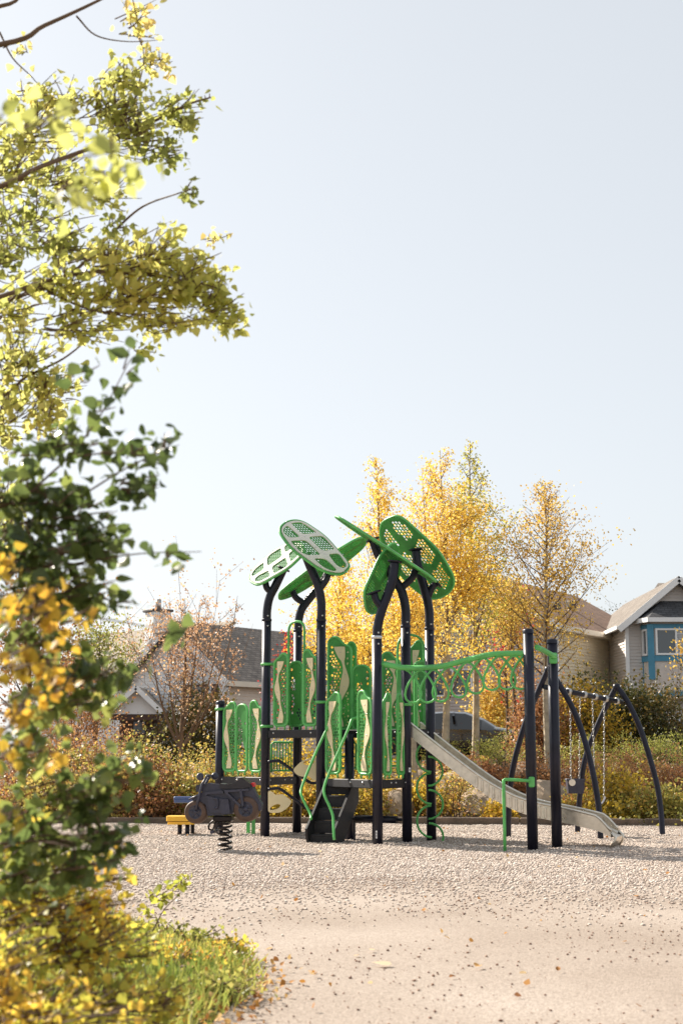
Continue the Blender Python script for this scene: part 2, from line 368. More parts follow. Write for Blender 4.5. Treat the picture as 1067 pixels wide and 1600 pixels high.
# ------------------------------------------------------------------ ground
def hgt(x, y):
    k = max(0., min(1., (y - 24.9) / 7.0)); k = k * k * (3 - 2 * k)
    h = -.03 + .93 * k
    if y > 24.9: h += .05 * math.sin(x * 1.3 + y * .7) * min(1, (y - 24.9)) * (1 if y < 36 else 0)
    return h
xs = np.concatenate([[-600, -200, -80, -40], np.linspace(-20, 20, 55), [40, 80, 200, 600]])
ys = np.concatenate([[-30, 0, 10, 20, 24.9], np.linspace(25.2, 36, 26), [38, 47, 60, 90, 200, 1500]])
gm = MB(); nx_ = len(xs)
gm.add([(x, y, hgt(x, y)) for y in ys for x in xs], [(j * nx_ + i, j * nx_ + i + 1, (j + 1) * nx_ + i + 1, (j + 1) * nx_ + i) for j in range(len(ys) - 1) for i in range(nx_ - 1)], True)
tag(gm.build('ground', M['soil']), 'mulched bank and ground beyond the playground', None, None, 'structure')
# compacted path
pm = MB(); pm.add([(-14, -6, -.012), (14, -6, -.012), (14, 15.6, -.012), (-14, 15.6, -.012)], [(0, 1, 2, 3)])
tag(pm.build('path', M['path']), 'pale worn path in front of the gravel', None, None, 'structure')
# gravel bed, uneven, with a ragged front edge
rng = np.random.default_rng(5)
def gh(x, y):
    e = 14.35 + .25 * math.sin(x * 1.1) + .15 * math.sin(x * 2.7 + 1)
    return -.02 + .035 * min(1, max(0, (y - e) / 1.2)) + .012 * math.sin(x * 2.1 + y * 1.3) * math.sin(y * 2.4 - x * .6) * min(1, max(0, (y - e) / 1.5))
gxs = np.linspace(-14, 14, 141); gys = np.linspace(13.8, 25.0, 70)
gv = MB(); n_ = len(gxs)
gv.add([(x, y, gh(x, y)) for y in gys for x in gxs], [(j * n_ + i, j * n_ + i + 1, (j + 1) * n_ + i + 1, (j + 1) * n_ + i) for j in range(len(gys) - 1) for i in range(n_ - 1)], True)
tag(gv.build('gravel_bed', M['gravel']), 'tan gravel bed under the play equipment', None, None, 'structure')
# loose stones (thin out towards the camera)
def stones(name, c, s, rng):
    t = np.array([(1, 0, 0), (-1, 0, 0), (0, 1, 0), (0, -1, 0), (0, 0, .6), (0, 0, -.6)], np.float32)
    f = np.array([(0, 2, 4), (2, 1, 4), (1, 3, 4), (3, 0, 4), (2, 0, 5), (1, 2, 5), (3, 1, 5), (0, 3, 5)], np.int32)
    n = len(c); th = rng.random(n) * 6.28; ct, st = np.cos(th), np.sin(th)
    jit = 1 + .5 * (rng.random((n, 6, 1)) - .5); tt = t[None] * jit * s[:, None, None] * np.stack([.7 + .6 * rng.random(n), .6 + .5 * rng.random(n), .6 + .6 * rng.random(n)], 1)[:, None]
    V = np.stack([tt[..., 0] * ct[:, None] - tt[..., 1] * st[:, None], tt[..., 0] * st[:, None] + tt[..., 1] * ct[:, None], tt[..., 2]], -1) + c[:, None]
    return mesh_np(name, V.reshape(-1, 3), (f[None] + (np.arange(n) * 6)[:, None, None]).reshape(-1, 3), np.repeat(rng.random(n), 6))
n = 80000; Y = 14.4 + 10.2 * rng.random(n) ** 1.25; Y[:9000] = 14.9 - 1.5 * np.abs(rng.normal(size=9000)); X = (rng.random(n) * 2 - 1) * (Y * .26 + .6)
Y = Y + np.clip((16.4 - Y) / 1.8, 0, 1.2) * (.38 * rng.normal(size=n) + .3 * np.sin(X * 1.4 + .5))      # ragged front edge
c = np.stack([X, Y, np.array([max(gh(a, b), -.012) for a, b in zip(X, Y)]) + .004], 1)
tag(link('gravel_stones', stones('gravel_stones', c, .009 + .012 * rng.random(n) ** 2, rng), M['chips']), 'loose tan stones covering the gravel bed', 'gravel', None, 'stuff')
n = 7000; Y = 14.6 - 8.6 * rng.random(n) ** 1.9; X = (rng.random(n) * 2 - 1) * (Y * .26 + .3)
keep = (np.sin(X * 1.7 + Y) + np.sin(Y * 2.3 - X * .8) + rng.normal(size=n) * .8) > -.3
c = np.stack([X, Y, np.full(n, -.007)], 1)[keep]
tag(link('scattered_pebbles', stones('scattered_pebbles', c, (.004 + .009 * rng.random(len(c)) ** 2), rng), M['pebble']), 'small pebbles strewn over the pale path', 'pebbles', None, 'stuff')
# fallen leaves on path and gravel
n = 170; Y = 6.5 + 17 * rng.random(n); X = (rng.random(n) * 2 - 1) * (Y * .25)
c = np.stack([X, Y, np.where(Y > 14.3, .03, .0)], 1)
tag(link('fallen_leaves', leaves_mesh('fallen_leaves', c, .035, rng, T_NEAR, F_NEAR, 0, 2.5), M['litter']), 'small dry leaves scattered over gravel and path', 'leaf litter', None, 'stuff')
def fallen(px, py, s, r, lab, sd):
    p = at(px, py, 10); d = ray(px, py); t = -EYE / d.z; p = Vector((0, 0, EYE)) + d * t
    g = np.random.default_rng(sd); a = np.array([[math.cos(sd), math.sin(sd), .08]]); a /= np.linalg.norm(a); q = np.array([[.15, -.2, 1.]]); q -= a * (q * a).sum(); q /= np.linalg.norm(q)
    o = link('fallen_leaf', leaves_mesh('fallen_leaf', np.array([[0, 0, .006]]), np.array([s]), g, T_NEAR, F_NEAR, rnd=np.array([r]), orient_=(a, q)), M['litter'])
    o.location = (p.x, p.y, 0.0); tag(o, lab, 'leaf')
fallen(612, 1508, .11, .98, 'largest pale dry leaf lying on the near path', 3)
fallen(743, 1512, .06, .45, 'small orange leaf on the near path right of the pale leaf', 1)
fallen(583, 1486, .05, .9, 'small pale leaf just behind the large pale leaf', 2)

# lawn corner at lower left, raised edge
edge = [(-2.6, 13.0), (-2.05, 11.8), (-1.62, 10.6), (-1.25, 9.9), (-.85, 9.3), (-.56, 8.75), (-.46, 8.2), (-.52, 7.4), (-.66, 6.5), (-.82, 5.4), (-1.0, 3.5), (-1.2, 1.0)]
rows = []
for (x, y) in edge:
    jx = .05 * math.sin(y * 9) + .03 * math.sin(y * 23)
    rows.append([(x + jx, y, -.018), (x + jx - .12, y + .02, .025), (x - .5, y + .05, .05), (x - 1.2, y + .1, .07), (x - 6, y, .1)])
lm = MB(); k = 5
lm.add([p for r in rows for p in r], [(i * k + j, i * k + j + 1, (i + 1) * k + j + 1, (i + 1) * k + j) for i in range(len(rows) - 1) for j in range(k - 1)], True)
tag(lm.build('lawn', M['lawn']), 'rough lawn corner beside the path', None, None, 'structure')
def lawn_d(x, y):
    for i in range(len(edge) - 1):
        if edge[i + 1][1] <= y <= edge[i][1]:
            t = (y - edge[i][1]) / (edge[i + 1][1] - edge[i][1]); return edge[i][0] + t * (edge[i + 1][0] - edge[i][0]) - x
    return -1
pts = []
while len(pts) < 34000:
    y = 5 + 7.8 * random.random(); x = -3.2 + 3 * random.random(); d = lawn_d(x, y)
    if d > -.03 and random.random() < min(1, .25 + d * 3): pts.append((x, y, min(.06, max(-.01, .01 + d * .12))))
c = np.array(pts); g = np.random.default_rng(8); n = len(c)
a = g.normal(size=(n, 3)) * .55; a[:, 2] = 1; a /= np.linalg.norm(a, axis=1, keepdims=True); q = g.normal(size=(n, 3)); q -= a * (q * a).sum(1, keepdims=True); q /= np.linalg.norm(q, axis=1, keepdims=True)
blade = np.array([(-.06, 0, 0), (.06, 0, 0), (.035, .6, .06), (0, 1, .18), (-.035, .6, .06)], np.float32); bf = np.array([(0, 1, 2), (0, 2, 4), (4, 2, 3)], np.int32)
tag(link('grass', leaves_mesh('grass', c, .06 + .08 * g.random(n), g, blade, bf, rnd=.5 * g.random(n) + .5 * np.clip(.5 + .5 * np.sin(c[:, 0] * 5) * np.sin(c[:, 1] * 3), 0, 1), orient_=(a, q)), M['grassblade']), 'short green and straw grass on the lawn corner', 'grass', None, 'stuff')
pts = []
while len(pts) < 1100:
    y = 5.5 + 6 * random.random(); d = random.gauss(.05, .14); x = None
    for i in range(len(edge) - 1):
        if edge[i + 1][1] <= y <= edge[i][1]:
            t = (y - edge[i][1]) / (edge[i + 1][1] - edge[i][1]); x = edge[i][0] + t * (edge[i + 1][0] - edge[i][0]) - d
    if x is not None: pts.append((x, y, .0 + max(0, d) * .25 + .03 * random.random()))
tag(link('edge_litter', leaves_mesh('edge_litter', np.array(pts), .032, g, T_NEAR, F_NEAR, 0, .8, rnd=g.random(len(pts)) * .75), M['litter']), 'brown leaf litter along the lawn edge', 'leaf litter', None, 'stuff')

# kerb of timbers behind the gravel
kb = bpy.data.objects.new('kerb', None); C.objects.link(kb); tag(kb, 'weathered timber kerb along the back of the gravel', None, None, 'structure')
kp = [Vector((-13, 25.2, 0)), Vector((-2, 25.0, 0)), Vector((3.0, 24.5, 0)), Vector((9, 23.2, 0)), Vector((14, 22.4, 0))]
for i in range(len(kp) - 1):
    d = kp[i + 1] - kp[i]; m_ = max(1, round(d.length / 2.4)); rz = math.atan2(d.y, d.x)
    for j in range(m_):
        c_ = kp[i] + d * ((j + .5) / m_)
        MB().box((c_.x, c_.y, .015 + random.uniform(-.018, .018)), (d.length / m_ - .015, .14, .2), rz + random.uniform(-.006, .006), .015).build('timber', M['concrete'], kb)
# street beyond
def sheet(name, x0, x1, y0, y1, z, mat, lab):
    tag(MB().add([(x0, y0, z), (x1, y0, z), (x1, y1, z), (x0, y1, z)], [(0, 1, 2, 3)]).build(name, mat), lab, None, None, 'structure')
sheet('road', -120, 120, 40.5, 48.5, .915, M['road'], 'street where the cars are parked')
tag(MB().box((0, 49.6, .93), (240, 2.0, .16)).build('pavement', M['concrete']), 'pavement in front of the houses', None, None, 'structure')

# ------------------------------------------------------------------ play structure
PS = thing('play_structure', 'tall green and navy climbing frame with leaf shaped canopies and metal slide', 'climbing frame', (0, 20.5, 0))
def ps(mb, name, mat, parent=None):
    o = mb.build(name, mat, parent if parent is not None else PS)
    if parent is None: o.matrix_parent_inverse = Matrix.Translation(Vector(PS.location)).inverted()
    return o
RP = .068
posts = {'a': (342, 21.9), 'b': (414, 21.1), 'c': (464, 22.0), 'd': (501, 20.45), 'e': (546, 20.6), 'f': (590, 19.3), 'g': (636, 19.8), 'h': (674, 20.2), 'i': (832, 18.25), 'j': (870, 18.6)}
PX = {k: Vector((gx(p, y), y, 0)) for k, (p, y) in posts.items()}
ZH, ZL = 1.50, .82
def straight(k, ztop, cap=True):
    b = PX[k]; mb = MB(); mb.tube([(b.x, b.y, -.05), (b.x, b.y, ztop)], RP, 18)
    o = ps(mb, 'post', M['navy'])
    if cap: ps(MB().lathe([(RP + .004, -.03), (RP + .004, .01), (RP - .012, .028), (0, .034)], (b.x, b.y, ztop), 18), 'cap', M['navy'], o)
    return o
straight('a', zz(1098, 21.9)); straight('e', ZH - .02, False)
straight('i', zz(986, 18.25)); straight('j', zz(1002, 18.6))

Z1 = lambda x, y: (380 + x / 2.964, 780 + y / 2.964)
# (main bend in zoom pixels, stub, leaf long-axis endpoints px (tail, tip), depth of the two ends, side hint)
bends = {
 'b': ([(129, 560), (131, 510), (142, 455), (172, 395), (205, 325)], [(152, 432), (130, 412), (122, 383)]),
 'c': ([(268, 610), (272, 560), (285, 510), (325, 455), (378, 395), (405, 345)], [(298, 482), (258, 455), (236, 408)]),
 'd': ([(368, 560), (368, 470), (350, 390), (318, 315), (297, 262)], [(364, 412), (390, 375), (400, 345)]),
 'f': ([(624, 640), (628, 590), (645, 520), (685, 410), (700, 350), (706, 292)], [(650, 505), (622, 470), (611, 436)]),
 'g': ([(757, 590), (757, 510), (738, 425), (690, 350), (635, 265), (606, 190)], [(742, 408), (790, 360), (806, 312)]),
 'h': ([(868, 600), (866, 510), (845, 415), (815, 310), (806, 236)], [(862, 452), (880, 410), (898, 390)]),
}
for k, (mainp, stub) in bends.items():
    b = PX[k]; Y = b.y
    w = [at(*Z1(*p), Y) for p in mainp]
    zs = w[0].z; col = [Vector((b.x, b.y, -.05)), Vector((b.x, b.y, zs * .5))]
    dx = w[0].x - b.x
    top = [Vector((p.x - dx, Y, p.z)) for p in w]
    o = ps(MB().tube([(b.x, b.y, -.05), (b.x, b.y, zs)], RP, 18), 'post', M['navy'])
    ps(MB().lathe([(RP + .001, -.02), (RP + .006, -.012), (RP + .006, .012), (RP + .001, .02)], (b.x, b.y, zs), 18), 'collar', M['rivet' if k == 'f' else 'navy'], o)
    for dz in (-.09, .06):
        ps(MB().lathe([(0, .008), (.012, .006), (.014, 0)], M=Matrix.Translation((b.x + .02, b.y - RP, zs + dz)) @ Matrix.Rotation(R(90), 4, 'X'), n=6), 'bolt', M['rivet'], o)
    ps(MB().tube(catmull(top, 7), RP * .93, 16), 'arm', M['navy'])
    st = [at(*Z1(*p), Y) for p in stub]; st = [Vector((p.x - dx, Y, p.z)) for p in st]
    ps(MB().tube(catmull(st, 5), RP * .72, 12), 'branch_arm', M['navy'])
    for e, d in ((top[-1], top[-1] - top[-2]), (st[-1], st[-1] - st[-2])):
        ps(MB().lathe([(0, 0), (.1, 0), (.1, .02), (0, .02)], M=Matrix.Translation(e) @ Vector(d).to_track_quat('Z', 'Y').to_matrix().to_4x4(), n=16), 'flange', M['navy'])

# leaf canopies: local x = length 1.7, y = width 1.05; top side +z
LF = rounded([(-.86, -.12), (-.80, -.34), (.10, -.54), (.72, -.42), (.87, -.08), (.80, .34), (.25, .52), (-.55, .42), (-.86, .14)], .22, 5)
zones = [rounded(z, .09, 4) for z in (
 [(-.76, -.24), (-.42, -.36), (-.30, -.10), (-.62, .00), (-.78, -.06)],
 [(-.72, .08), (-.36, .06), (-.20, .32), (-.52, .32), (-.72, .20)],
 [(-.30, -.38), (.12, -.46), (.28, -.10), (-.18, -.06)],
 [(-.24, .06), (.24, .02), (.42, .38), (.06, .43), (-.08, .36)],
 [(.24, -.42), (.66, -.34), (.77, -.06), (.40, -.04)],
 [(.36, .06), (.77, .04), (.70, .30), (.50, .34)])]
holes = []
g = random.Random(4)
for zi, z in enumerate(zones):
    y = -.55
    row = 0
    while y < .55:
        x = -.88 + (.032 if row % 2 else 0)
        while x < .9:
            if inside((x, y), z) and dist_poly((x, y), z) > .012: holes.append(ngon((x, y), .0285, 8))
            x += .064
        y += .0555; row += 1
I4 = Matrix.Identity(4)
leafg = MB().plate(LF, holes, .016, I4)
leafc = MB().plate([(x * .955, y * .94) for x, y in LF], zones, .014, Matrix.Translation((0, 0, .0155)))
rim = MB().tube([(x, y, 0) for x, y in LF], .018, 8, closed=True)
me_g = leafg.build('canopy_panel', M['sheet']); me_c = leafc.build('canopy_inlay', M['canopycream']); me_r = rim.build('canopy_rim', M['green'])
rivs = MB()
for (x, y) in [(-.83, 0), (.83, 0), (.3, -.48), (.2, .47), (-.45, .37), (-.5, -.4), (-.02, 0), (.32, -.03)]:
    rivs.lathe([(0, .030), (.012, .028), (.014, .022)], (x, y, 0), 6)
me_v = rivs.build('rivets', M['rivet'])
srcs = [(me_g.data, 'leaf_panel'), (me_c.data, 'inlay'), (me_r.data, 'rim'), (me_v.data, 'rivets')]
for o in (me_g, me_c, me_r, me_v): bpy.data.objects.remove(o)
def canopy(p0, p1, Y0, Y1, hint, flip=False, wid=1.0, lab=None):
    """long axis from pixel p0 at depth Y0 to p1 at depth Y1; hint = approximate top-side normal"""
    A = at(*Z1(*p0), Y0); B = at(*Z1(*p1), Y1); U = (B - A); L = U.length; U.normalize()
    N = Vector(hint); N = (N - U * N.dot(U)).normalized(); V = N.cross(U)
    c_ = (A + B) / 2; s = L / 1.74
    Mx = Matrix(((U.x * s, V.x * wid, N.x, c_.x), (U.y * s, V.y * wid, N.y, c_.y), (U.z * s, V.z * wid, N.z, c_.z), (0, 0, 0, 1)))
    root = None
    for me, nm in srcs:
        o = bpy.data.objects.new('leaf_canopy' if root is None else nm, me); C.objects.link(o)
        if root is None:
            o.parent = PS; o.matrix_parent_inverse = Matrix.Translation(Vector(PS.location)).inverted(); o.matrix_basis = Mx; root = o
            if lab: o['label'] = lab
        else: o.parent = root
canopy((35, 385), (272, 205), 21.2, 21.3, (-.55, -.62, .70), wid=.74)
canopy((468, 345), (190, 106), 20.4, 20.5, (.56, -.62, .62), wid=.86)
canopy((165, 460), (575, 185), 21.9, 22.0, (-.55, .17, .82), wid=.85)
canopy((565, 500), (725, 255), 19.45, 20.0, (-.78, .50, .42), wid=.82)
canopy((425, 78), (896, 386), 19.55, 19.75, (.52, -.08, .85), wid=.9)
canopy((655, 95), (935, 452), 20.2, 20.5, (.60, .66, .48), wid=.86)

# guard panels ----------------------------------------------------------
def panel_group(pa, pb, z0, panels, kind='guard_panel'):
    """panels in the vertical plane pa->pb; each (u0,u1,h,style) u in metres from pa"""
    U = (pb - pa); U.z = 0; U.normalize()
    for (u0, u1, h, style) in panels:
        o3 = pa + U * u0; Mx = frame((o3.x, o3.y, z0), U, (0, 0, 1)); w = u1 - u0
        if style == 'l': out = [(0, 0), (w, 0), (w, h * .96), (w * .62, h), (w * .34, h * .93), (0, h * .89)]
        elif style == 'r': out = [(0, 0), (w, 0), (w, h * .88), (w * .68, h * .90), (w * .40, h), (0, h * .97)]
        else: out = [(0, 0), (w, 0), (w, h), (0, h)]
        rad = [w * .3, w * .3, w * .3, w * .28, w * .2, w * .2] if style in 'lr' else [w * .25, w * .25, w * .5, w * .5]
        out = rounded(out, rad, 4)
        fr = ps(MB().tube([Mx @ Vector((x, y, 0)) for x, y in out], .019, 8, closed=True), kind, M['green'])
        if style == 'hoop': continue
        cx = w / 2; sheet_o = [(cx + (x - cx) * .95, y) for x, y in out]
        # wavy cream inlay
        s = 1 if style == 'l' else -1
        def cl(t): return .5 + s * (-.10 + .17 * math.sin(t * 6.6 + .6) * (1 - .2 * t))
        def hw(t): return .12 + .07 * math.sin(t * 13.0 + 1.0) + (.05 if t > .86 else 0)
        ins = [(w * (cl(t) + hw(t)), .04 + (h * .90 - .06) * t) for t in [i / 22 for i in range(23)]] + [(w * (cl(t) - hw(t)), .04 + (h * .90 - .06) * t) for t in [i / 22 for i in range(22, -1, -1)]]
        hol = []; y = .06; row = 0; rg = random.Random(int(u0 * 1000) + int(h * 100))
        big = .0205 if style in 'lr' else .0235
        while y < h * .9:
            x = .035 + (.0245 if row % 2 else 0)
            while x < w - .03:
                pr = (x + rg.uniform(-.004, .004), y + rg.uniform(-.004, .004))
                if inside(pr, out) and dist_poly(pr, out) > .036 and not inside(pr, ins) and dist_poly(pr, ins) > .022 and rg.random() > .06:
                    hol.append(ngon(pr, big * rg.uniform(.75, 1.08), 7))
                x += .049
            y += .0425; row += 1
        sh = ps(MB().plate(sheet_o, hol, .012, Mx), 'sheet', M['sheet'], fr)
        sh.matrix_parent_inverse = Matrix.Identity(4)
        if style in 'lr':
            for sd, nm in ((-1, 'inlay'), (1, 'inlay')):
                i_ = ps(MB().plate(ins, [], .012, Mx @ Matrix.Translation((0, 0, sd * .013))), nm, M['cream'], fr)
            rv = MB()
            for t in (.05, .2, .35, .5, .65, .8, .93):
                for sd in (-1, 1): rv.lathe([(0, .006), (.006, .005), (.008, 0)], M=Mx @ Matrix.Translation((w * cl(t), .04 + (h * .9 - .06) * t, sd * .0195)) @ Matrix.Rotation(R(90 - 90 * sd), 4, 'X'), n=6)
            ps(rv, 'rivets', M['rivet'], fr)
        # feet into deck
        for fx in (.2, .8): ps(MB().tube([Mx @ Vector((w * fx, 0, 0)), Mx @ Vector((w * fx, -.06, 0))], .014, 6), 'foot', M['green'], fr)
def pt(px, Y): return Vector((gx(px, Y, 1.2), Y, 0))
def span(pa, pb, x0, x1):
    """u range along pa->pb seen between image columns x0..x1"""
    def uof(x):
        U = (pb - pa); L = U.length; lo, hi = -1.0, L + 1.0
        for _ in range(40):
            m_ = (lo + hi) / 2; q = pa + U.normalized() * m_
            if q.x / (q.y * math.cos(PITCH)) * F_PX + 533.5 < x: lo = m_
            else: hi = m_
        return lo
    return uof(x0), uof(x1)
def row(pa, pb, z0, items):
    out = []
    for (x0, x1, ytop, st) in items:
        u0, u1 = span(pa, pb, x0, x1); q = pa + (pb - pa).normalized() * ((u0 + u1) / 2)
        out.append((u0, u1, zz(ytop, q.y) - z0, st))
    panel_group(pa, pb, z0, out)
off = Vector((0, -.02, 0))
row(PX['a'], PX['b'], ZL + .12, [(349.5, 368.5, 1096, 'l'), (369.5, 386.5, 1101, 'plain'), (391, 410, 1094, 'r')])
row(PX['b'], PX['d'], ZH + .10, [(428, 449, 1020, 'l'), (474, 495, 1014, 'r')])
row(PX['b'] + Vector((0, .25, 0)), PX['d'] + Vector((0, .25, 0)), ZH + .10, [(450, 475, 971, 'hoop'), (452, 472, 1034, 'plain')])
row(PX['d'] + Vector((0, .75, 0)), PX['g'] + Vector((0, .95, 0)), ZH + .05, [(513, 549, 994, 'r'), (551, 579, 1040, 'plain'), (598, 626, 1018, 'r')])
row(PX['d'], PX['f'], ZL + .11, [(510, 532, 1081, 'l'), (560, 581, 1078, 'r')])
row(PX['f'], PX['g'], ZL + .11, [(599, 610, 1082, 'l'), (621, 631, 1083, 'r')])
row(PX['g'] + Vector((0, .5, 0)), PX['h'] + Vector((0, .3, 0)), ZH + .02, [(622, 664, 992, 'hoop'), (647, 671, 1034, 'plain')])
row(PX['e'] + Vector((-.3, .9, 0)), PX['h'] + Vector((-.2, 1.0, 0)), ZH + .05, [(534, 556, 1002, 'l'), (640, 662, 1000, 'l')])
# clamps where panels meet the posts
for k, z, sx in (('a', zz(1108, 21.9), 1), ('b', zz(1038, 21.1), 1), ('d', zz(1097, 20.4), 1), ('g', zz(1101, 19.8), -1), ('b', zz(1135, 21.1), 1), ('c', zz(1051, 22), -1)):
    b = PX[k]; ps(MB().lathe([(RP + .002, -.02), (RP + .016, -.015), (RP + .016, .015), (RP + .002, .02)], (b.x, b.y, z), 16).box((b.x + sx * (RP + .02), b.y, z), (.05, .05, .05), 0, .012), 'clamp', M['green'])

# decks and beams
def deck(pts, z, nm='deck'):
    ps(MB().slab([(p.x, p.y, z) for p in pts], .035), nm, M['darkdeck'])
def beam(a, b, z, nb=4, lab=True):
    d = (b - a); d.z = 0; L = d.length; rz = math.atan2(d.y, d.x); c_ = (a + b) / 2
    o = ps(MB().box((c_.x, c_.y, z - .055), (L, .045, .115), rz, .008), 'deck_beam', M['darkdeck'])
    nrm = Vector((d.y, -d.x, 0)).normalized()
    for i in range(nb):
        p = a + d * ((i + .5 + (.18 if i % 2 else -.18)) / nb) + nrm * .0225
        ps(MB().lathe([(0, .010), (.011, .009), (.014, 0)], M=Matrix.Translation((p.x, p.y, z - .04)) @ nrm.to_track_quat('Z', 'Y').to_matrix().to_4x4(), n=8), 'bolt', M['rivet'], o)
    return o
beam(PX['a'], PX['b'], ZL + .035, 4); beam(PX['b'], PX['d'], ZH + .035, 2); beam(PX['d'], PX['f'], ZL + .035, 3); beam(PX['f'], PX['g'], ZL + .035, 4)
beam(PX['b'], PX['c'], ZL + .035, 3); beam(PX['g'], PX['h'], ZH + .035, 2); beam(PX['d'], PX['e'] + Vector((0, .1, 0)), ZH + .035, 2); beam(PX['e'] + Vector((0, .1, 0)), PX['g'] + Vector((0, .45, 0)), ZH + .035, 2)
aa = PX['a']
deck([PX['a'], PX['b'], PX['c'] + Vector((0, .3, 0)), PX['a'] + Vector((.35, 1.3, 0))], ZL, 'deck')
deck([PX['b'], PX['d'], PX['e'] + Vector((.0, .12, 0)), PX['g'] + Vector((0, .47, 0)), PX['h'], PX['h'] + Vector((-.1, 1.0, 0)), PX['e'] + Vector((-.1, 1.5, 0)), PX['c']], ZH)
deck([PX['d'], PX['f'], PX['g'], PX['e'] + Vector((.1, -.05, 0))], ZL)
# barred railing behind lower left deck
def rail_bars(x0, x1, Y, y0, y1, nb, mid=None):
    a = at(x0, y1, Y); b = at(x1, y1, Y); zt = zz(y0, Y); zb = a.z
    o = ps(MB().tube([(a.x, Y, zb), (a.x, Y, zt - .03), (a.x + .03, Y, zt), (b.x - .06, Y, zt), (b.x, Y, zt - .07), (b.x, Y, zb)], .017, 8), 'bar_railing', M['green'])
    ps(MB().tube([(a.x, Y, zb + .03), (b.x, Y, zb + .03)], .015, 8), 'rail', M['green'], o)
    if mid: ps(MB().tube([(a.x, Y, zz(mid, Y)), (b.x, Y, zz(mid, Y))], .013, 8), 'rail', M['green'], o)
    for i in range(1, nb):
        x = a.x + (b.x - a.x) * i / nb; ps(MB().tube([(x, Y, zb + .03), (x, Y, zt)], .011, 6), 'bar', M['green'], o)
rail_bars(424, 464, 22.6, 1160, 1207, 9); rail_bars(530, 556, 21.0, 1155, 1203, 2, 1182); rail_bars(584, 622, 20.7, 1158, 1200, 3)
# green legs and braces under the lower left deck
for px, Y, y0 in ((396, 21.7, 1216), (388, 21.9, 1262)):
    ps(MB().box((gx(px, Y), Y, zz(y0, Y) / 2), (.055, .03, zz(y0, Y))), 'support_leg', M['green'])
ps(MB().box((gx(404, 21.6), 21.68, zz(1245, 21.6)), (.22, .03, .04)), 'brace', M['green'])
# rods with cream fin steps between two posts
for (y0, y1, yfin, xo) in ((1190, 1222, 1, 0), (1233, 1266, 0, 0)):
    Y = 20.95
    ps(MB().tube(catmull([at(419, y0 + .5, Y), at(430, y0 - 1, Y), at(438, y0, Y), at(458, y0 + 14, Y), at(477, y1 - 4, Y), at(486, y1 + 1, Y), at(496, y1 + 1, Y)], 4), .022, 8), 'climbing_rod', M['navy'])
def fin(pxs, hole, Y, lab=None):
    w = [at(x, y, Y) for x, y in pxs]; o_ = w[0]
    poly = rounded([(p.x - o_.x, p.z - o_.z) for p in w], .05, 4)
    h = [at(x, y, Y) for x, y in hole]; hp = [(p.x - o_.x, p.z - o_.z) for p in h]
    ps(MB().plate(poly, [rounded(hp, .04, 4)], .022, frame(o_, (1, 0, 0), (0, 0, 1))), 'fin_step', M['cream'])
fin([(457, 1203), (470, 1190), (484, 1184), (499, 1183), (499, 1220), (489, 1219), (483, 1212), (473, 1214), (464, 1211)], [(474, 1190), (487, 1186), (492, 1188), (490, 1194), (482, 1196), (474, 1194)], 20.9)
fin([(419, 1235), (424, 1236), (431, 1243), (441, 1240), (449, 1246), (457, 1252), (450, 1262), (438, 1270), (419, 1270)], [(422, 1262), (429, 1257), (438, 1256), (438, 1261), (431, 1265), (422, 1266)], 20.95)
# roller bar between rear posts
a = at(556, 1279, 20.3); b = at(620, 1281, 20.0)
ps(MB().tube([a - Vector((.1, 0, 0)), b + Vector((.15, 0, 0))], .02, 8), 'axle', M['navy']); ps(MB().tube([a, b], .05, 14), 'roller', M['navy'])
ps(MB().box((a.x - .02, 20.4, .16), (.03, .06, .32)), 'bracket', M['navy']); ps(MB().tube([at(584, 1283, 20.3), Vector((gx(584, 20.3), 20.3, 0))], .025, 8), 'roller_leg', M['navy'])

# stairs: climb right and away from lower left
sb = Vector((gx(505, 19.7), 19.7, 0)); stp = Vector((gx(535, 20.25), 20.25, 0)); dS = stp - sb; dS.z = 0
perp = Vector((dS.y, -dS.x, 0)).normalized(); run = dS.normalized(); LS = dS.length + .12; WS = .20
st_o = None; nst = 5; rise = (ZL + .02) / nst
perp = Vector((.95, -.31, 0)).normalized(); run = Vector((.36, .93, 0)).normalized()
for sd in (-1, 1):
    q = sb + perp * (WS * sd); Mx = frame((q.x, q.y, 0), run, (0, 0, 1))
    poly = [(-.06, -.03), (.16, -.03), (LS + .06, ZL - .28), (LS + .06, ZL + .02), (LS - .10, ZL + .02), (-.12, .20)]
    o = ps(MB().plate(poly, [], .03, Mx), 'stair_stringer', M['darkdeck'])
for i in range(nst):
    z = rise * (i + 1) - .06; u = LS * i / nst
    q = sb + run * (u + .09); Mx = frame((q.x, q.y, z), perp, run)
    o = ps(MB().box((0, 0, 0), (WS * 2 - .03, .20, .03), 0, .006, M=Mx), 'stair_tread', M['darkdeck'])
    q = sb + run * (u + .0); Mx2 = frame((q.x, q.y, z - .075), perp, (0, 0, 1))
    ps(MB().box((0, 0, 0), (WS * 2 - .034, .13, .014), M=Mx2), 'stair_riser', M['darkdeck'])
for pts in ([(519, 1127), (512, 1137), (498, 1166), (480, 1208), (471, 1232), (471, 1242), (478, 1258), (485, 1272), (486, 1280)],
            [(560, 1121), (550, 1124), (545, 1137), (530, 1172), (515, 1206), (507, 1228), (507, 1242), (514, 1258), (520, 1274), (521, 1290), (522, 1312)]):
    Y0, Y1 = (20.35, 19.75) if pts[0][0] < 540 else (19.95, 19.35)
    nP = len(pts); ps(MB().tube(catmull([at(x, y, Y0 + (Y1 - Y0) * i / (nP - 1)) for i, (x, y) in enumerate(pts)], 5), .0185, 10), 'handrail', M['green'])

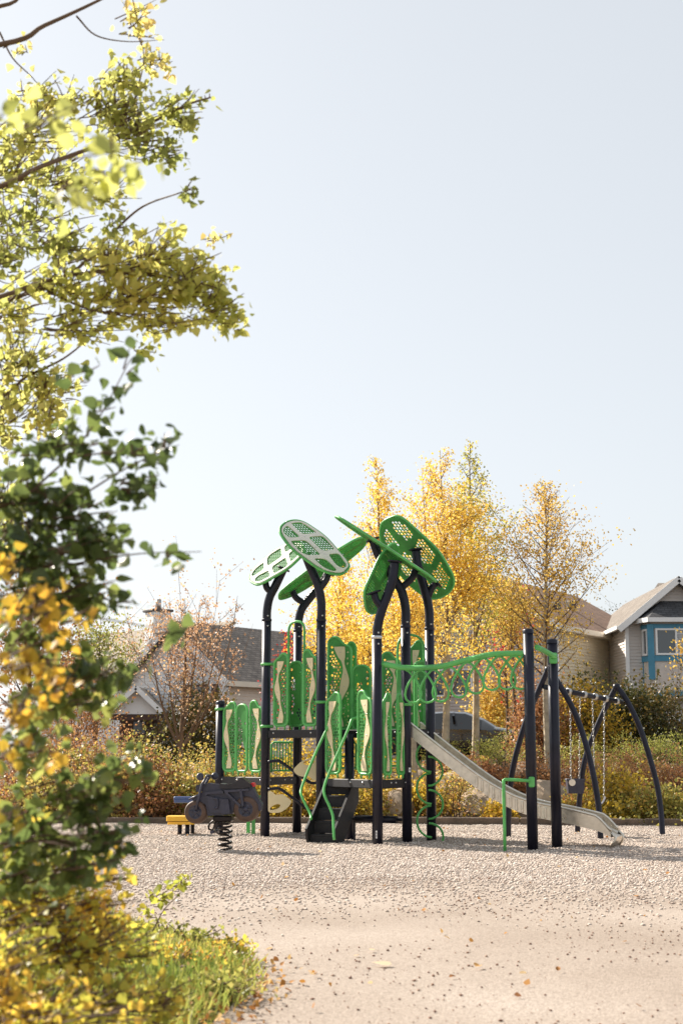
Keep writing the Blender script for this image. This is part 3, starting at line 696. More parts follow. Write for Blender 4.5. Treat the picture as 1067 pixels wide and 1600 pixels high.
# slide
s0 = Vector((gx(657, 20.0, 1.5), 20.0, 0)); s1 = Vector((gx(958, 18.95), 18.95, 0)); dd = s1 - s0; L = dd.length; dv = dd.normalized(); pv = Vector((-dv.y, dv.x, 0))
def s_u(px):   # parameter for image column
    lo, hi = -.5, L + .5
    for _ in range(40):
        m_ = (lo + hi) / 2; q = s0 + dv * m_
        if q.x / (q.y * math.cos(PITCH)) * F_PX + 533.5 < px: lo = m_
        else: hi = m_
    return lo
prof_px = [(648, 1146), (660, 1156), (700, 1188), (740, 1219), (765, 1237), (790, 1252), (815, 1264), (845, 1273), (880, 1280), (915, 1288), (940, 1295), (956, 1303)]
prof = []
for x, y in prof_px:
    u = s_u(x); q = s0 + dv * u; prof.append((u, zz(y, q.y)))
prof = [(p.x, p.y) for p in catmull([(a, b, 0) for a, b in prof], 3)]
HW = .22; WH = .155
mb = MB(); V = []; 
for (u, z) in prof:
    fz = min(1, (prof[-1][0] - u) / .25 + .28)
    for (s_, h) in ((-HW - .012, WH * fz), (-HW, WH * fz), (-HW, .04), (-HW + .05, .004), (0, 0), (HW - .05, .004), (HW, .04), (HW, WH * fz), (HW + .012, WH * fz), (HW + .012, -.03), (-HW - .012, -.03)):
        q = s0 + dv * u + pv * s_; V.append((q.x, q.y, z + h))
kk = 11
mb.add(V, [(i * kk + j, i * kk + (j + 1) % kk, (i + 1) * kk + (j + 1) % kk, (i + 1) * kk + j) for i in range(len(prof) - 1) for j in range(kk)])
slide = ps(mb, 'slide', M['steel'])
for s_ in (-1, 1):
    ps(MB().tube([s0 + dv * u + pv * (s_ * (HW + .004)) + Vector((0, 0, z + WH * min(1, (prof[-1][0] - u) / .25 + .28) + .004)) for u, z in prof], .017, 8), 'edge_roll', M['steel'], slide)
    for i in range(15, len(prof) - 12):    # ribs on the curved side walls
        pass
us = [p[0] for p in prof]; zs_ = [p[1] for p in prof]
for s_ in (-1,):
    u = s_u(752)
    while u < s_u(868):
        z = float(np.interp(u, us, zs_)); q = s0 + dv * u + pv * (s_ * (HW + .016))
        Mx = frame((q.x, q.y, z + .055), dv, (0, 0, 1)); ps(MB().box((0, 0, 0), (.03, .15, .03), 0, .006, M=Mx), 'side_rib', M['steel'], slide); u += .078
e = prof[-1]; q = s0 + dv * e[0]
for s_ in (-1, 1):
    lip = MB().tube([q + pv * (s_ * HW) + Vector((0, 0, e[1] + .03)), q + dv * .06 + pv * (s_ * HW) + Vector((0, 0, e[1] - .03)), q + dv * .05 + pv * (s_ * HW) + Vector((0, 0, e[1] - .08)), q - dv * .02 + pv * (s_ * HW) + Vector((0, 0, 0))], .02, 8)
    ps(lip, 'exit_frame', M['steel'], slide)
A0 = [q + pv * s_ + o_ for o_ in (Vector((0, 0, e[1])), dv * .06 + Vector((0, 0, e[1] - .03)), dv * .05 + Vector((0, 0, e[1] - .08)), dv * -.02 + Vector((0, 0, .0))) for s_ in (-HW, HW)]
ps(MB().add(A0, [(0, 1, 3, 2), (2, 3, 5, 4), (4, 5, 7, 6)]), 'exit_lip', M['steel'], slide)
# slide hood uprights (green)
for px, Y in ((650, 19.95), (668, 20.25)):
    ps(MB().box((gx(px, Y, 1.6), Y, (zz(1155, Y) + zz(1036, Y)) / 2), (.05, .05, zz(1036, Y) - zz(1155, Y)), R(-22), .012), 'slide_hood_upright', M['green'])

# coil climber round post
ax = Vector((gx(672, 20.05), 20.05, 0)); mb = MB()
for i, (side, ya, yb) in enumerate([(-1, 1158, 1206), (1, 1182, 1228), (-1, 1208, 1256), (1, 1234, 1280), (-1, 1259, 1308), (1, 1286, 1330)]):
    za, zb_ = zz(ya, 20.05), max(-.03, zz(yb, 20.05)); pts = []
    for j in range(13):
        t = j / 12; an = math.pi * t; z = zz(ya, 20.05) + (zz(yb, 20.05) - zz(ya, 20.05)) * (1 - math.cos(an)) / 2
        if z < -.04: break
        pts.append((ax.x + side * (-.02 + .20 * math.sin(an)), ax.y - .05 * math.cos(an) * side, z))
    ps(MB().tube(pts, .016, 8), 'climber_loop', M['green'])

# overhead coil ladder
bp = [at(598, 1037, 19.25), at(628, 1043, 19.1), at(660, 1043.5, 18.95), at(690, 1041, 18.85), at(730, 1031, 18.65), at(765, 1023, 18.5), at(800, 1021, 18.4), at(824, 1021, 18.3)]
bpc = catmull(bp, 5)
ps(MB().tube(bpc, .037, 12), 'overhead_beam', M['green'])
ps(MB().tube(catmull([at(838, 1011, 18.2), at(850, 1017, 18.35), at(866, 1026, 18.5)], 4), .035, 12), 'overhead_beam', M['green'])
pj = PX['j']; ps(MB().box((pj.x - .0, pj.y - .06, zz(1028, 18.5)), (.10, .06, .14), 0, .012), 'bracket', M['green'])
def beam_at(t):
    i = t * (len(bpc) - 1); j = min(int(i), len(bpc) - 2); return bpc[j].lerp(bpc[j + 1], i - j)
turns = 8; pts = []
for i in range(turns * 18 + 1):
    th = 2 * math.pi * i / 18; t = .17 + .80 * i / (turns * 18); c_ = beam_at(t); tp = math.sin(th / 2) ** 2
    xo = .20 * math.sin(th) * (.35 + .65 * tp)
    pts.append((c_.x + xo * .95, c_.y - .30 * xo + .05 * math.sin(th / 2), c_.z - .03 - .43 * tp))
ps(MB().tube(pts, .0155, 8), 'coil_rung', M['green'])
ps(MB().tube(bez(at(598, 1037, 19.25), at(660, 1046, 19.3), at(690, 1075, 20.0), 6), .012, 6), 'tie_rod', M['green']) if False else None
# hand bar at the front post
pi_ = PX['i']; Yb = 18.15
ps(MB().tube([(gx(788.5, Yb), Yb, -.05)] + catmull([(gx(788.5, Yb), Yb, .3), (gx(788.5, Yb), Yb, zz(1224, Yb)), (gx(790, Yb), Yb, zz(1219.5, Yb)), (gx(795, Yb), Yb, zz(1218, Yb)), (gx(830, Yb), Yb, zz(1220, Yb))], 4), .021, 10), 'hand_bar', M['green'])
ps(MB().box((pi_.x - .005, pi_.y - .065, zz(1222, Yb)), (.075, .05, .13), 0, .012), 'bracket', M['green'])
# stickers
def stick(px, py, Y, w, h, marks):
    p = at(px, py, Y); o = ps(MB().box((p.x, Y, p.z), (w, .004, h)), 'sticker', M['sticker'])
    for (dx, dz, mw, mh) in marks: ps(MB().box((p.x + dx, Y - .003, p.z + dz), (mw, .002, mh)), 'print', M['print'], o)
d_ = (PX['d'] - PX['b']).normalized(); 
p = PX['b'] + d_ * .72; stick(480, 1147, p.y - .04, .07, .055, [(.012, -.008, .022, .022), (-.018, .012, .02, .012)])
stick(588, 1304, 19.3 - RP - .004, .022, .10, [(0, .02, .012, .02), (0, -.02, .010, .03)])
stick(640, 1203, 19.8 - RP - .004, .03, .06, [(0, 0, .016, .02)])

# ------------------------------------------------------------------ spring rider motorbike
SR = thing('spring_rider', 'dark moulded motorbike rider on a coil spring in the gravel', 'spring rider', (gx(349, 18.2), 18.2, .01), R(-9))
def sp(mb, nm, mat, parent=None): return mb.build(nm, mat, parent or SR)
XP = lambda x: (x - 640) / 5.93 / 122; ZP = lambda y: (855 - y) / 5.93 / 122
def side_poly(pts): return [(XP(x), ZP(y)) for x, y in pts]
SM = frame((0, 0, 0), (1, 0, 0), (0, 0, 1))
def slabpart(pts, t, y, nm, mat, r=.02, parent=None):
    return sp(MB().plate(rounded(side_poly(pts), r, 3), [], t, frame((0, y, 0), (1, 0, 0), (0, 0, 1))), nm, mat, parent)
body = slabpart([(330, 385), (440, 345), (500, 250), (560, 262), (620, 262), (800, 300), (905, 260), (935, 330), (1000, 440), (990, 500), (860, 480), (745, 470), (730, 530), (500, 545), (480, 440), (380, 420)], .115, 0, 'body', M['blackplastic'])
slabpart([(475, 335), (640, 315), (655, 340), (640, 345), (500, 352), (490, 365), (640, 395), (700, 395), (715, 520), (530, 520), (505, 400)], .18, 0, 'engine_cover', M['blackplastic'])
slabpart([(655, 315), (880, 300), (890, 318), (690, 335), (820, 450), (805, 465), (668, 340)], .215, 0, 'subframe', M['blackplastic'], .01)
slabpart([(800, 315), (825, 315), (845, 450), (825, 460)], .23, 0, 'shock_strut', M['blackplastic'], .008)
slabpart([(612, 255), (660, 262), (740, 255), (790, 225), (815, 198), (850, 225), (905, 262), (900, 285), (830, 300), (620, 300)], .20, 0, 'seat', M['bikeseat'], .01)
slabpart([(385, 275), (470, 255), (475, 320), (400, 335), (388, 320)], .12, 0, 'headlamp', M['blackplastic'], .02)
slabpart([(892, 250), (925, 250), (932, 285), (900, 285)], .10, 0, 'tail_light', M['red'], .01)
# raised hook mark on the engine cover
for y in (-.103, .103):
    sp(MB().tube(catmull([(XP(x), y, ZP(z)) for x, z in ((566, 392), (592, 392), (598, 420), (598, 455), (590, 474), (568, 474))], 4), .014, 6), 'hook_mark', M['blackplastic'])
    slabpart([(640, 395), (700, 395), (718, 520), (640, 525), (612, 485)], .02, y, 'side_panel', M['blackplastic'], .012)
for (wx, wz, r_) in ((390, 512, .146), (856, 482, .160)):
    Mx = Matrix.Translation((XP(wx), 0, ZP(wz))) @ Matrix.Rotation(R(90), 4, 'X')
    w = sp(MB().lathe([(.5 * r_, -.085), (.86 * r_, -.095), (.97 * r_, -.07), (r_, -.03), (r_, .03), (.97 * r_, .07), (.86 * r_, .095), (.5 * r_, .085)], M=Mx, n=32), 'wheel', M['tyre'])
    for s_ in (-1, 1):
        sp(MB().lathe([(0, .092 * s_), (.14 * r_, .098 * s_), (.18 * r_, .080 * s_), (.46 * r_, .078 * s_), (.52 * r_, .088 * s_), (.58 * r_, .088 * s_), (.6 * r_, .08 * s_)], M=Mx, n=24), 'rim', M['blackplastic'], w)
        for a_ in range(5):
            an = a_ * 2 * math.pi / 5 + .4
            sp(MB().tube([Mx @ Vector((.12 * r_ * math.cos(an), .12 * r_ * math.sin(an), .085 * s_)), Mx @ Vector((.5 * r_ * math.cos(an), .5 * r_ * math.sin(an), .084 * s_))], .010, 5), 'spoke', M['blackplastic'], w)
for s_ in (-1, 1):
    sp(MB().tube([(XP(400), .10 * s_, ZP(490)), (XP(425), .102 * s_, ZP(380)), (XP(450), .09 * s_, ZP(265)), (XP(485), .07 * s_, ZP(205))], .017, 8), 'fork', M['blackplastic'])
    sp(MB().tube([(XP(488), 0, ZP(190)), (XP(495), .10 * s_, ZP(190)), (XP(510), .20 * s_, ZP(200))], .017, 8), 'handlebar', M['blackplastic'])
    sp(MB().tube([(XP(330), .09 * s_, ZP(400)), (XP(440), .095 * s_, ZP(350))], .012, 6), 'fender_trim', M['blackplastic'])
    sp(MB().lathe([(.001, -.03), (.035, -.028), (.047, -.012), (.047, .012), (.035, .028), (.001, .03)], M=Matrix.Translation((XP(525 if s_ > 0 else 445), .16 * s_, ZP(195))) @ Matrix.Rotation(R(80), 4, 'X') @ Matrix.Rotation(R(15), 4, 'Y'), n=16), 'round_mirror', M['blackplastic'])
    sp(MB().tube([(XP(560), 0, ZP(685)), (XP(560), .17 * s_, ZP(685))], .02, 8), 'foot_peg', M['blackplastic'])
sp(MB().box((XP(640), 0, ZP(570)), (.24, .15, .075), 0, .015), 'clamp_block', M['springsteel'])
sp(MB().box((XP(640), 0, ZP(615)), (.15, .13, .03), 0, .008), 'spring_plate', M['springsteel'])
pts = []
for i in range(5 * 20 + 1):
    th = 2 * math.pi * i / 20; pts.append((XP(655) + .082 * math.cos(th), .082 * math.sin(th), -.03 + .335 * i / 100))
sp(MB().tube(pts, .0145, 8), 'spring', M['springsteel'])
sp(MB().tube(catmull([(XP(480), .12, ZP(670)), (XP(485), .12, ZP(630)), (XP(520), .12, ZP(595)), (XP(545), .1, ZP(590))], 4), .012, 6).tube(catmull([(XP(480), .12, ZP(670)), (XP(520), .12, ZP(672)), (XP(545), .12, ZP(600))], 4), .012, 6), 'stirrup', M['springsteel'])

# ------------------------------------------------------------------ low yellow seat behind the rider
YS = thing('play_stool', 'low yellow moulded seat with blue board behind the motorbike rider', 'play seat', (gx(285, 21.7), 21.7, 0))
Y = 21.7; ox, oy = YS.location.x, 21.7
def ysx(px): return gx(px, Y) - ox
MB().plate(rounded([(ysx(261), -.17), (ysx(307), -.17), (ysx(307), .17), (ysx(261), .17)], .07, 4), [], .07, Matrix.Translation((0, 0, zz(1278.5, Y)))).build('seat', M['yellow'], YS)
MB().plate(rounded([(ysx(263), -.15), (ysx(305), -.15), (ysx(305), .15), (ysx(263), .15)], .06, 4), [], .04, Matrix.Translation((0, 0, zz(1285.5, Y)))).build('seat_rim', M['yellow'], YS)
for px in (281, 293): MB().tube([(ysx(px), 0, -.05), (ysx(px), 0, zz(1285, Y))], .033, 12).build('leg', M['navy'], YS)
MB().box((ysx(302), .1, zz(1247.5, Y)), (.62, .10, .05), 0, .012).build('back_board', M['blue'], YS)
MB().box((ysx(302), .06, zz(1252, Y)), (.60, .03, .06), 0, .01).build('back_board_lip', M['blue'], YS)
MB().tube([(ysx(300), .1, zz(1252, Y)), (ysx(300), .1, 0)], .03, 10).build('back_post', M['navy'], YS)

# ------------------------------------------------------------------ swing set
SW = thing('swing_set', 'navy arched swing frame with bucket and belt seats behind the slide', 'swing', (3.6, 21.3, 0))
def sw(mb, nm, mat, parent=None):
    o = mb.build(nm, mat, parent or SW)
    if parent is None: o.matrix_parent_inverse = Matrix.Translation(Vector(SW.location)).inverted()
    return o
YL, YR = 20.9, 22.0
def Z4(x, y, Y): return at(640 + x / 2.499, 960 + y / 2.499, Y)
for nm, legs, Y in (('l', ([(383, 868), (387, 740), (402, 600), (450, 425), (505, 290), (540, 212)], [(745, 872), (735, 740), (702, 565), (650, 400), (590, 285), (540, 212)]), YL), ('r', ([(653, 862), (660, 740), (682, 570), (725, 450), (775, 340), (806, 280)], [(986, 868), (978, 760), (958, 640), (900, 450), (845, 335), (806, 280)]), YR)):
    for li, lg in enumerate(legs):
        pts = []
        for i, (x, y) in enumerate(lg):
            p = Z4(x, y, Y); dy = (.35 if li == 0 else -.35) * (1 - i / (len(lg) - 1)); p = at(640 + x / 2.499, 960 + y / 2.499, Y + dy); pts.append(p)
        pts[0].z = -.05
        sw(MB().tube(catmull(pts, 5), .043, 12), 'leg', M['navy'])
    p = Z4(540 if nm == 'l' else 806, 215 if nm == 'l' else 283, Y); sw(MB().lathe([(0, .05), (.05, .04), (.06, 0), (.055, -.06), (0, -.07)], p, 12), 'joint', M['navy'])
ba = Z4(525, 283, YL); bb = Z4(828, 342, YR)
bm_ = sw(MB().tube([ba, bb], .038, 12), 'top_beam', M['navy'])
for t in (.16, .3, .5, .64, .78, .93):
    p = ba.lerp(bb, t); d = (bb - ba).normalized(); sw(MB().lathe([(.04, -.03), (.052, -.025), (.052, .025), (.04, .03)], M=Matrix.Translation(p) @ d.to_track_quat('Z', 'Y').to_matrix().to_4x4(), n=12), 'hanger_clamp', M['chain'], bm_)
def chain(a, b):
    mb = MB(); n_ = int((b - a).length / .05)
    for i in range(n_):
        p = a.lerp(b, (i + .5) / n_); d = (b - a).normalized(); sdv = Vector((1, 0, 0)) if i % 2 else Vector((0, 1, 0)); sdv = (sdv - d * sdv.dot(d)).normalized()
        mb.tube([p + d * (.03 * math.cos(t)) + sdv * (.011 * math.sin(t)) for t in [k * math.pi / 4 for k in range(8)]], .0048, 4, closed=True)
    sw(mb, 'chain', M['chain'])
Ym = 21.4
for (tx, bx, by) in ((622, 628, 655), (660, 660, 655)): 
    t = ((tx - 525) / 303); chain(ba.lerp(bb, t) - Vector((0, 0, .03)), Z4(bx, by, YL + t * 1.1))
for (tx, bx, by) in ((708, 722, 715), (755, 757, 715)):
    t = ((tx - 525) / 303); chain(ba.lerp(bb, t) - Vector((0, 0, .03)), Z4(bx, by, YL + t * 1.1))
c_ = Z4(645, 672, 21.35); 
bk = MB().add([c_ + Vector(v) for v in ((-.13, -.10, .10), (.13, -.10, .10), (.13, .10, .10), (-.13, .10, .10), (-.11, -.08, -.1), (.11, -.08, -.1), (.11, .08, -.1), (-.11, .08, -.1))], [(0, 1, 5, 4), (1, 2, 6, 5), (2, 3, 7, 6), (3, 0, 4, 7), (4, 5, 6, 7)])
bko = sw(bk, 'bucket_seat', M['blackplastic'])
sw(MB().tube([c_ + Vector(v) for v in ((-.13, -.10, .10), (.13, -.10, .10), (.13, .10, .10), (-.13, .10, .10))], .014, 6, closed=True), 'bucket_rim', M['blackplastic'], bko)
sw(MB().plate(ngon((0, 0), .05, 12), [], .006, frame(c_ + Vector((-.06, -.108, .06)), (1, 0, 0), (0, 0, 1))), 'bucket_badge', M['trimcream'], bko)
a = Z4(722, 715, 21.6); b = Z4(762, 712, 21.6); m_ = (a + b) / 2 - Vector((0, 0, .10))
mb = MB(); V = []
for i in range(9):
    t = i / 8; p = a.lerp(b, t) - Vector((0, 0, .10 * math.sin(math.pi * t)))
    V += [p + Vector((0, -.07, 0)), p + Vector((0, .07, 0)), p + Vector((0, .07, -.012)), p + Vector((0, -.07, -.012))]
mb.add(V, [(i * 4 + j, i * 4 + (j + 1) % 4, (i + 1) * 4 + (j + 1) % 4, (i + 1) * 4 + j) for i in range(8) for j in range(4)]); sw(mb, 'belt_seat', M['blackplastic'])

# ------------------------------------------------------------------ houses
def siding(nm, mat, parent, o, U, W, z0, z1, apex=None, lap=.125):
    """lapped siding in the vertical plane from o along U; apex=(u,z) makes a gable above z1"""
    U = Vector(U).normalized(); N = Vector((U.y, -U.x, 0)); mb = MB(); z = z0
    def ext(zv):
        if apex is None or zv <= z1: return 0, W
        t = min(1, (zv - z1) / (apex[1] - z1)); return apex[0] * t, W - (W - apex[0]) * t
    top = apex[1] if apex else z1
    while z < top - .005:
        zt = min(z + lap, top); a, b = ext(z); c_, d = ext(zt)
        P0 = Vector((o[0], o[1], 0))
        q = [P0 + U * a + N * .03 + Vector((0, 0, z)), P0 + U * b + N * .03 + Vector((0, 0, z)), P0 + U * d + Vector((0, 0, zt)), P0 + U * c_ + Vector((0, 0, zt)), P0 + U * a + Vector((0, 0, z)), P0 + U * b + Vector((0, 0, z))]
        mb.add(q, [(0, 1, 2, 3), (4, 5, 1, 0)]); z = zt
    return mb.build(nm, mat, parent)
def roof(nm, mat, parent, quad, t=.12):
    q = [Vector(p) for p in quad]; o = MB().slab(q, t).build(nm, mat, parent)
    me = o.data; uv = me.uv_layers.new(name='UVMap'); U = (q[1] - q[0]).normalized(); N = (q[1] - q[0]).cross(q[2] - q[0]).normalized(); V = N.cross(U)
    for lp in me.loops: p = me.vertices[lp.vertex_index].co - q[0]; uv.data[lp.index].uv = (p.dot(U), p.dot(V))
    return o
def board(nm, mat, parent, a, b, w, t, up=(0, 0, 1)):
    a = Vector(a); b = Vector(b); Mx = frame((a + b) / 2, b - a, up); return MB().box((0, 0, 0), ((b - a).length, w, t), M=Mx).build(nm, mat, parent)
def window(parent, o, U, u0, u1, z0, z1, fmat, gmat, mull=(), curtain=None, depth=.05, fw=.07, grid=None, nm='window'):
    U = Vector(U).normalized(); N = Vector((U.y, -U.x, 0)); c = lambda u, z, d: Vector((o[0], o[1], 0)) + U * u + N * d + Vector((0, 0, z)); rz = math.atan2(U.y, U.x)
    w = MB()
    for (ua, ub, za, zb) in ((u0, u1, z1 - fw, z1), (u0, u1, z0, z0 + fw), (u0, u0 + fw, z0 + fw, z1 - fw), (u1 - fw, u1, z0 + fw, z1 - fw)) + tuple((m - fw / 2, m + fw / 2, z0 + fw, z1 - fw) for m in mull):
        w.box(c((ua + ub) / 2, (za + zb) / 2, .045), (ub - ua, .09, zb - za), rz)
    fo = w.build(nm, fmat, parent)
    ed = [u0 + fw] + [m for m in mull] + [u1 - fw]
    for i in range(len(ed) - 1):
        MB().box(c((ed[i] + ed[i + 1]) / 2, (z0 + z1) / 2, .028), (ed[i + 1] - ed[i] - .01, .012, z1 - z0 - 2 * fw), rz).build('pane', gmat if not isinstance(gmat, (list, tuple)) else gmat[i], fo)
    if grid:
        ua, ub, nu, nv = grid
        for i in range(1, nu): u = ua + (ub - ua) * i / nu; MB().box(c(u, (z0 + z1) / 2, .042), (.02, .012, z1 - z0 - 2 * fw), rz).build('glazing_bar', fmat, fo)
        for i in range(1, nv): z = z0 + (z1 - z0) * i / nv; MB().box(c((ua + ub) / 2, z, .043), (ub - ua, .012, .02), rz).build('glazing_bar', fmat, fo)
    return fo

# right house (bay window with teal trim)
YH = 55.0
HR = thing('house', 'grey sided two storey house with teal trimmed bay window at right edge', 'house', (0, 0, 0))
xl = gx(979, YH, 5); zg = .95; ze = zz(972, YH); xa = gx(1057, YH, 7); za = zz(906, YH) ; W = (xa - xl) * 2
siding('wall', M['greySiding'], HR, (xl, YH), (1, 0, 0), W, zg, ze, ((xa - xl), za - .12))
siding('side_wall', M['greySiding'], HR, (xl, YH + 10), (0, -1, 0), 10, zg, ze)
siding('side_wall', M['greySiding'], HR, (xl + W, YH), (0, 1, 0), 10, zg, ze)
slope = (za - ze) / (xa - xl); ov = .38; zo = ze - ov * slope
for s_ in (-1, 1):
    xe = xa + s_ * (xa - xl + ov)
    q = [(xe, YH - .45, zo + .1), (xa, YH - .45, za + .1), (xa, YH + 10.4, za + .1), (xe, YH + 10.4, zo + .1)]
    if s_ > 0: q = [q[1], q[0], q[3], q[2]]
    roof('roof', M['roofgrey'], HR, q if s_ < 0 else q, .1)
    board('rake_board', M['trimwhite'], HR, (xe, YH - .47, zo - .02), (xa, YH - .47, za - .02), .24, .04, (0, 0, 1))
    board('soffit_board', M['soffit'], HR, (xe + s_ * -.12, YH - .2, zo - .08), (xa, YH - .2, za - .14), .05, .44, (0, 0, 1))
MB().box((xl, YH - .02, (zg + ze) / 2), (.14, .12, ze - zg)).build('corner_trim', M['trimwhite'], HR)
MB().box((xl - .38, YH + 5, zo + .08), (.12, 10.6, .14)).build('gutter', M['trimwhite'], HR)
# cross roof behind
roof('rear_roof', M['roofgrey'], HR, [(gx(1006, YH + 4, 7), YH + 4, zz(944, YH + 4)), (xa + 8, YH + 4, zz(944, YH + 4)), (xa + 8, YH + 7, zz(911, YH + 7)), (gx(1028, YH + 7, 8), YH + 7, zz(911, YH + 7))], .1)
# bay
bx0 = gx(1003, YH, 5); bx1 = gx(1017, YH - .8, 5); bd = .8; bw = 2.35
F0 = (bx0, YH); F1 = (bx1, YH - bd); F2 = (bx1 + bw, YH - bd); F3 = (bx1 + bw + (bx1 - bx0), YH)
zb0, zb1 = zz(1092, YH), zz(972, YH - bd)
for a, b in ((F0, F1), (F1, F2), (F2, F3)):
    d = Vector((b[0] - a[0], b[1] - a[1], 0)); n_ = Vector((d.y, -d.x, 0)).normalized(); L_ = d.length; c_ = Vector(((a[0] + b[0]) / 2, (a[1] + b[1]) / 2, 0)); rz = math.atan2(d.y, d.x)
    MB().box(c_ + Vector((0, 0, (zb0 + zb1) / 2)) - n_ * .05, (L_, .1, zb1 - zb0), rz).build('bay_wall', M['stucco'], HR)
    for (y0, y1) in ((975, 982), (1024, 1033), (1080, 1088)):
        MB().box(c_ + Vector((0, 0, (zz(y0, YH - bd) + zz(y1, YH - bd)) / 2)) + n_ * .02, (L_ + .03, .06, zz(y0, YH - bd) - zz(y1, YH - bd)), rz).build('bay_trim', M['teal'], HR)
    wd = .05 if L_ > 1.5 else .10
    window(HR, a, d, .16 if L_ > 1.5 else .18, L_ - .16 if L_ > 1.5 else L_ - .2, zz(1023.5, YH - bd), zz(982, YH - bd), M['trimwhite'], [M['glass'], M['curtain']] if L_ > 1.5 else M['glass'], (L_ * .40,) if L_ > 1.5 else (), grid=(L_ * .42, L_ - .22, 4, 5) if L_ > 1.5 else None)
for p in (F1, F2):
    MB().box((p[0], p[1] + .02, (zz(975, YH - bd) + zz(1062, YH - bd)) / 2), (.24, .14, zz(975, YH - bd) - zz(1062, YH - bd)), R(-20)).build('bay_post', M['teal'], HR)
MB().box((F0[0] + .05, F0[1] - .03, (zb0 + zb1) / 2), (.12, .1, zb1 - zb0)).build('bay_post', M['teal'], HR)
zt = zz(972, YH - bd)
fas = [(F0[0] - .35, F0[1] - .05), (F1[0] - .15, F1[1] - .3), (F2[0] + .15, F2[1] - .3), (F3[0] + .35, F3[1] - .05)]
for a, b in zip(fas[:-1], fas[1:]): board('bay_fascia', M['trimwhite'], HR, (a[0], a[1], zt + .07), (b[0], b[1], zt + .07), .17, .04)
ridge = [(fas[0][0] + 1.1, YH - .05, zt + .88), (fas[3][0] - 1.1, YH - .05, zt + .88)]
roof('bay_roof', M['roofdark'], HR, [(fas[0][0], fas[0][1], zt + .12), (fas[1][0], fas[1][1], zt + .12), ridge[0]], .05)
roof('bay_roof', M['roofdark'], HR, [(fas[1][0], fas[1][1], zt + .12), (fas[2][0], fas[2][1], zt + .12), ridge[1], ridge[0]], .05)
roof('bay_roof', M['roofdark'], HR, [(fas[2][0], fas[2][1], zt + .12), (fas[3][0], fas[3][1], zt + .12), ridge[1]], .05)
window(HR, (xl, YH - .02), (1, 0, 0), gx(1030, YH, 2) - xl, gx(1085, YH, 2) - xl, zg + .1, zz(1112, YH), M['trimwhite'], M['curtain'], (), nm='garage_door', grid=(gx(1030, YH, 2) - xl, gx(1085, YH, 2) - xl, 4, 5))

# middle house (brown roof, side wall coloured to look lit)
HM = thing('house', 'brown shingle roofed house with side wall tinted pale yellow as if lit behind the orange tree', 'house', (0, 0, 0))
Yf = 54.0; A = Vector((gx(868, Yf, 5), Yf, 0)); dr = Vector((.52, .854, 0)).normalized(); dl = Vector((-.93, .37, 0)).normalized(); dl = Vector((-.854, .52, 0)); Wg = 7.4; Ls = 11.0
zeM = zz(973, Yf); zgM = .95; apz = zz(893, Yf + 1.5)
Gc = A + dl * Wg
siding('side_wall', M['litYellowSiding'], HM, (A.x, A.y), dr, Ls, zgM, zeM)
siding('gable_wall', M['brownSiding'], HM, (Gc.x, Gc.y), -dl, Wg, zgM, zeM, (Wg / 2, apz - .1))
rm = A + dl * (Wg / 2); sl = (apz - zeM) / (Wg / 2)
e0 = A - dl * .4 - dr * .4; e1 = A - dl * .4 + dr * (Ls + .4); r0 = rm - dr * .4; r1 = rm + dr * (Ls + .4); l0 = Gc + dl * .4 - dr * .4; l1 = Gc + dl * .4 + dr * (Ls + .4); ze_ = zeM - .4 * sl + .12
V3 = lambda p, z: (p.x, p.y, z)
roof('roof', M['roofbrown'], HM, [V3(e0, ze_), V3(e1, ze_), V3(r1, apz + .12), V3(r0, apz + .12)])
roof('roof', M['roofbrown'], HM, [V3(l1, ze_), V3(l0, ze_), V3(r0, apz + .12), V3(r1, apz + .12)])
board('fascia', M['trimcream'], HM, V3(e0, ze_ - .10), V3(e1, ze_ - .10), .2, .05); 
board('rake_board', M['trimwhite'], HM, V3(e0 - dr * .03, ze_ - .1), V3(r0 - dr * .03, apz), .22, .05); board('rake_board', M['trimwhite'], HM, V3(l0 - dr * .03, ze_ - .1), V3(r0 - dr * .03, apz), .22, .05)
board('eave_soffit', M['trimcream'], HM, V3(A - dl * .2, ze_ - .2), V3(A - dl * .2 + dr * Ls, ze_ - .2), .03, .4)
MB().tube([V3(A + dl * -.06, zgM), V3(A + dl * -.06, zeM - .1)], .05, 8).build('downpipe', M['trimwhite'], HM)
window(HM, (Gc.x, Gc.y), -dl, 2.2, 3.9, zz(1085, Yf), zz(1040, Yf), M['trimwhite'], M['glass'], (3.05,))
for i, (u, v) in enumerate(((3.0, .35), (6.0, .5))):
    p = e0 + dr * u; p = p.lerp(r0 + dr * u, v); MB().box((p.x, p.y, ze_ + (apz - ze_) * v + .25), (.3, .3, .3), .5, .03).build('roof_vent', M['soffit'], HM)

# house glimpsed behind the climbing frame
HB = thing('house', 'taupe sided house glimpsed between climbing frame and yellow trees', 'house', (0, 0, 0))
Yb = 58.0; x0 = gx(484, Yb, 5); x1 = gx(664, Yb, 5); zt = zz(1003, Yb)
siding('wall', M['brownSiding'], HB, (x0, Yb), (1, 0, 0), x1 - x0, .95, zt)
siding('side_wall', M['brownSiding'], HB, (x1, Yb), (0, 1, 0), 8, .95, zt); siding('side_wall', M['brownSiding'], HB, (x0, Yb + 8), (0, -1, 0), 8, .95, zt)
roof('roof', M['roofgrey'], HB, [(x0 - .4, Yb - .5, zt - .05), (x1 + .4, Yb - .5, zt - .05), (x1 + .4, Yb + 4, zt + .85), (x0 - .4, Yb + 4, zt + .85)])
roof('roof', M['roofgrey'], HB, [(x1 + .4, Yb + 8.5, zt - .05), (x0 - .4, Yb + 8.5, zt - .05), (x0 - .4, Yb + 4, zt + .85), (x1 + .4, Yb + 4, zt + .85)])
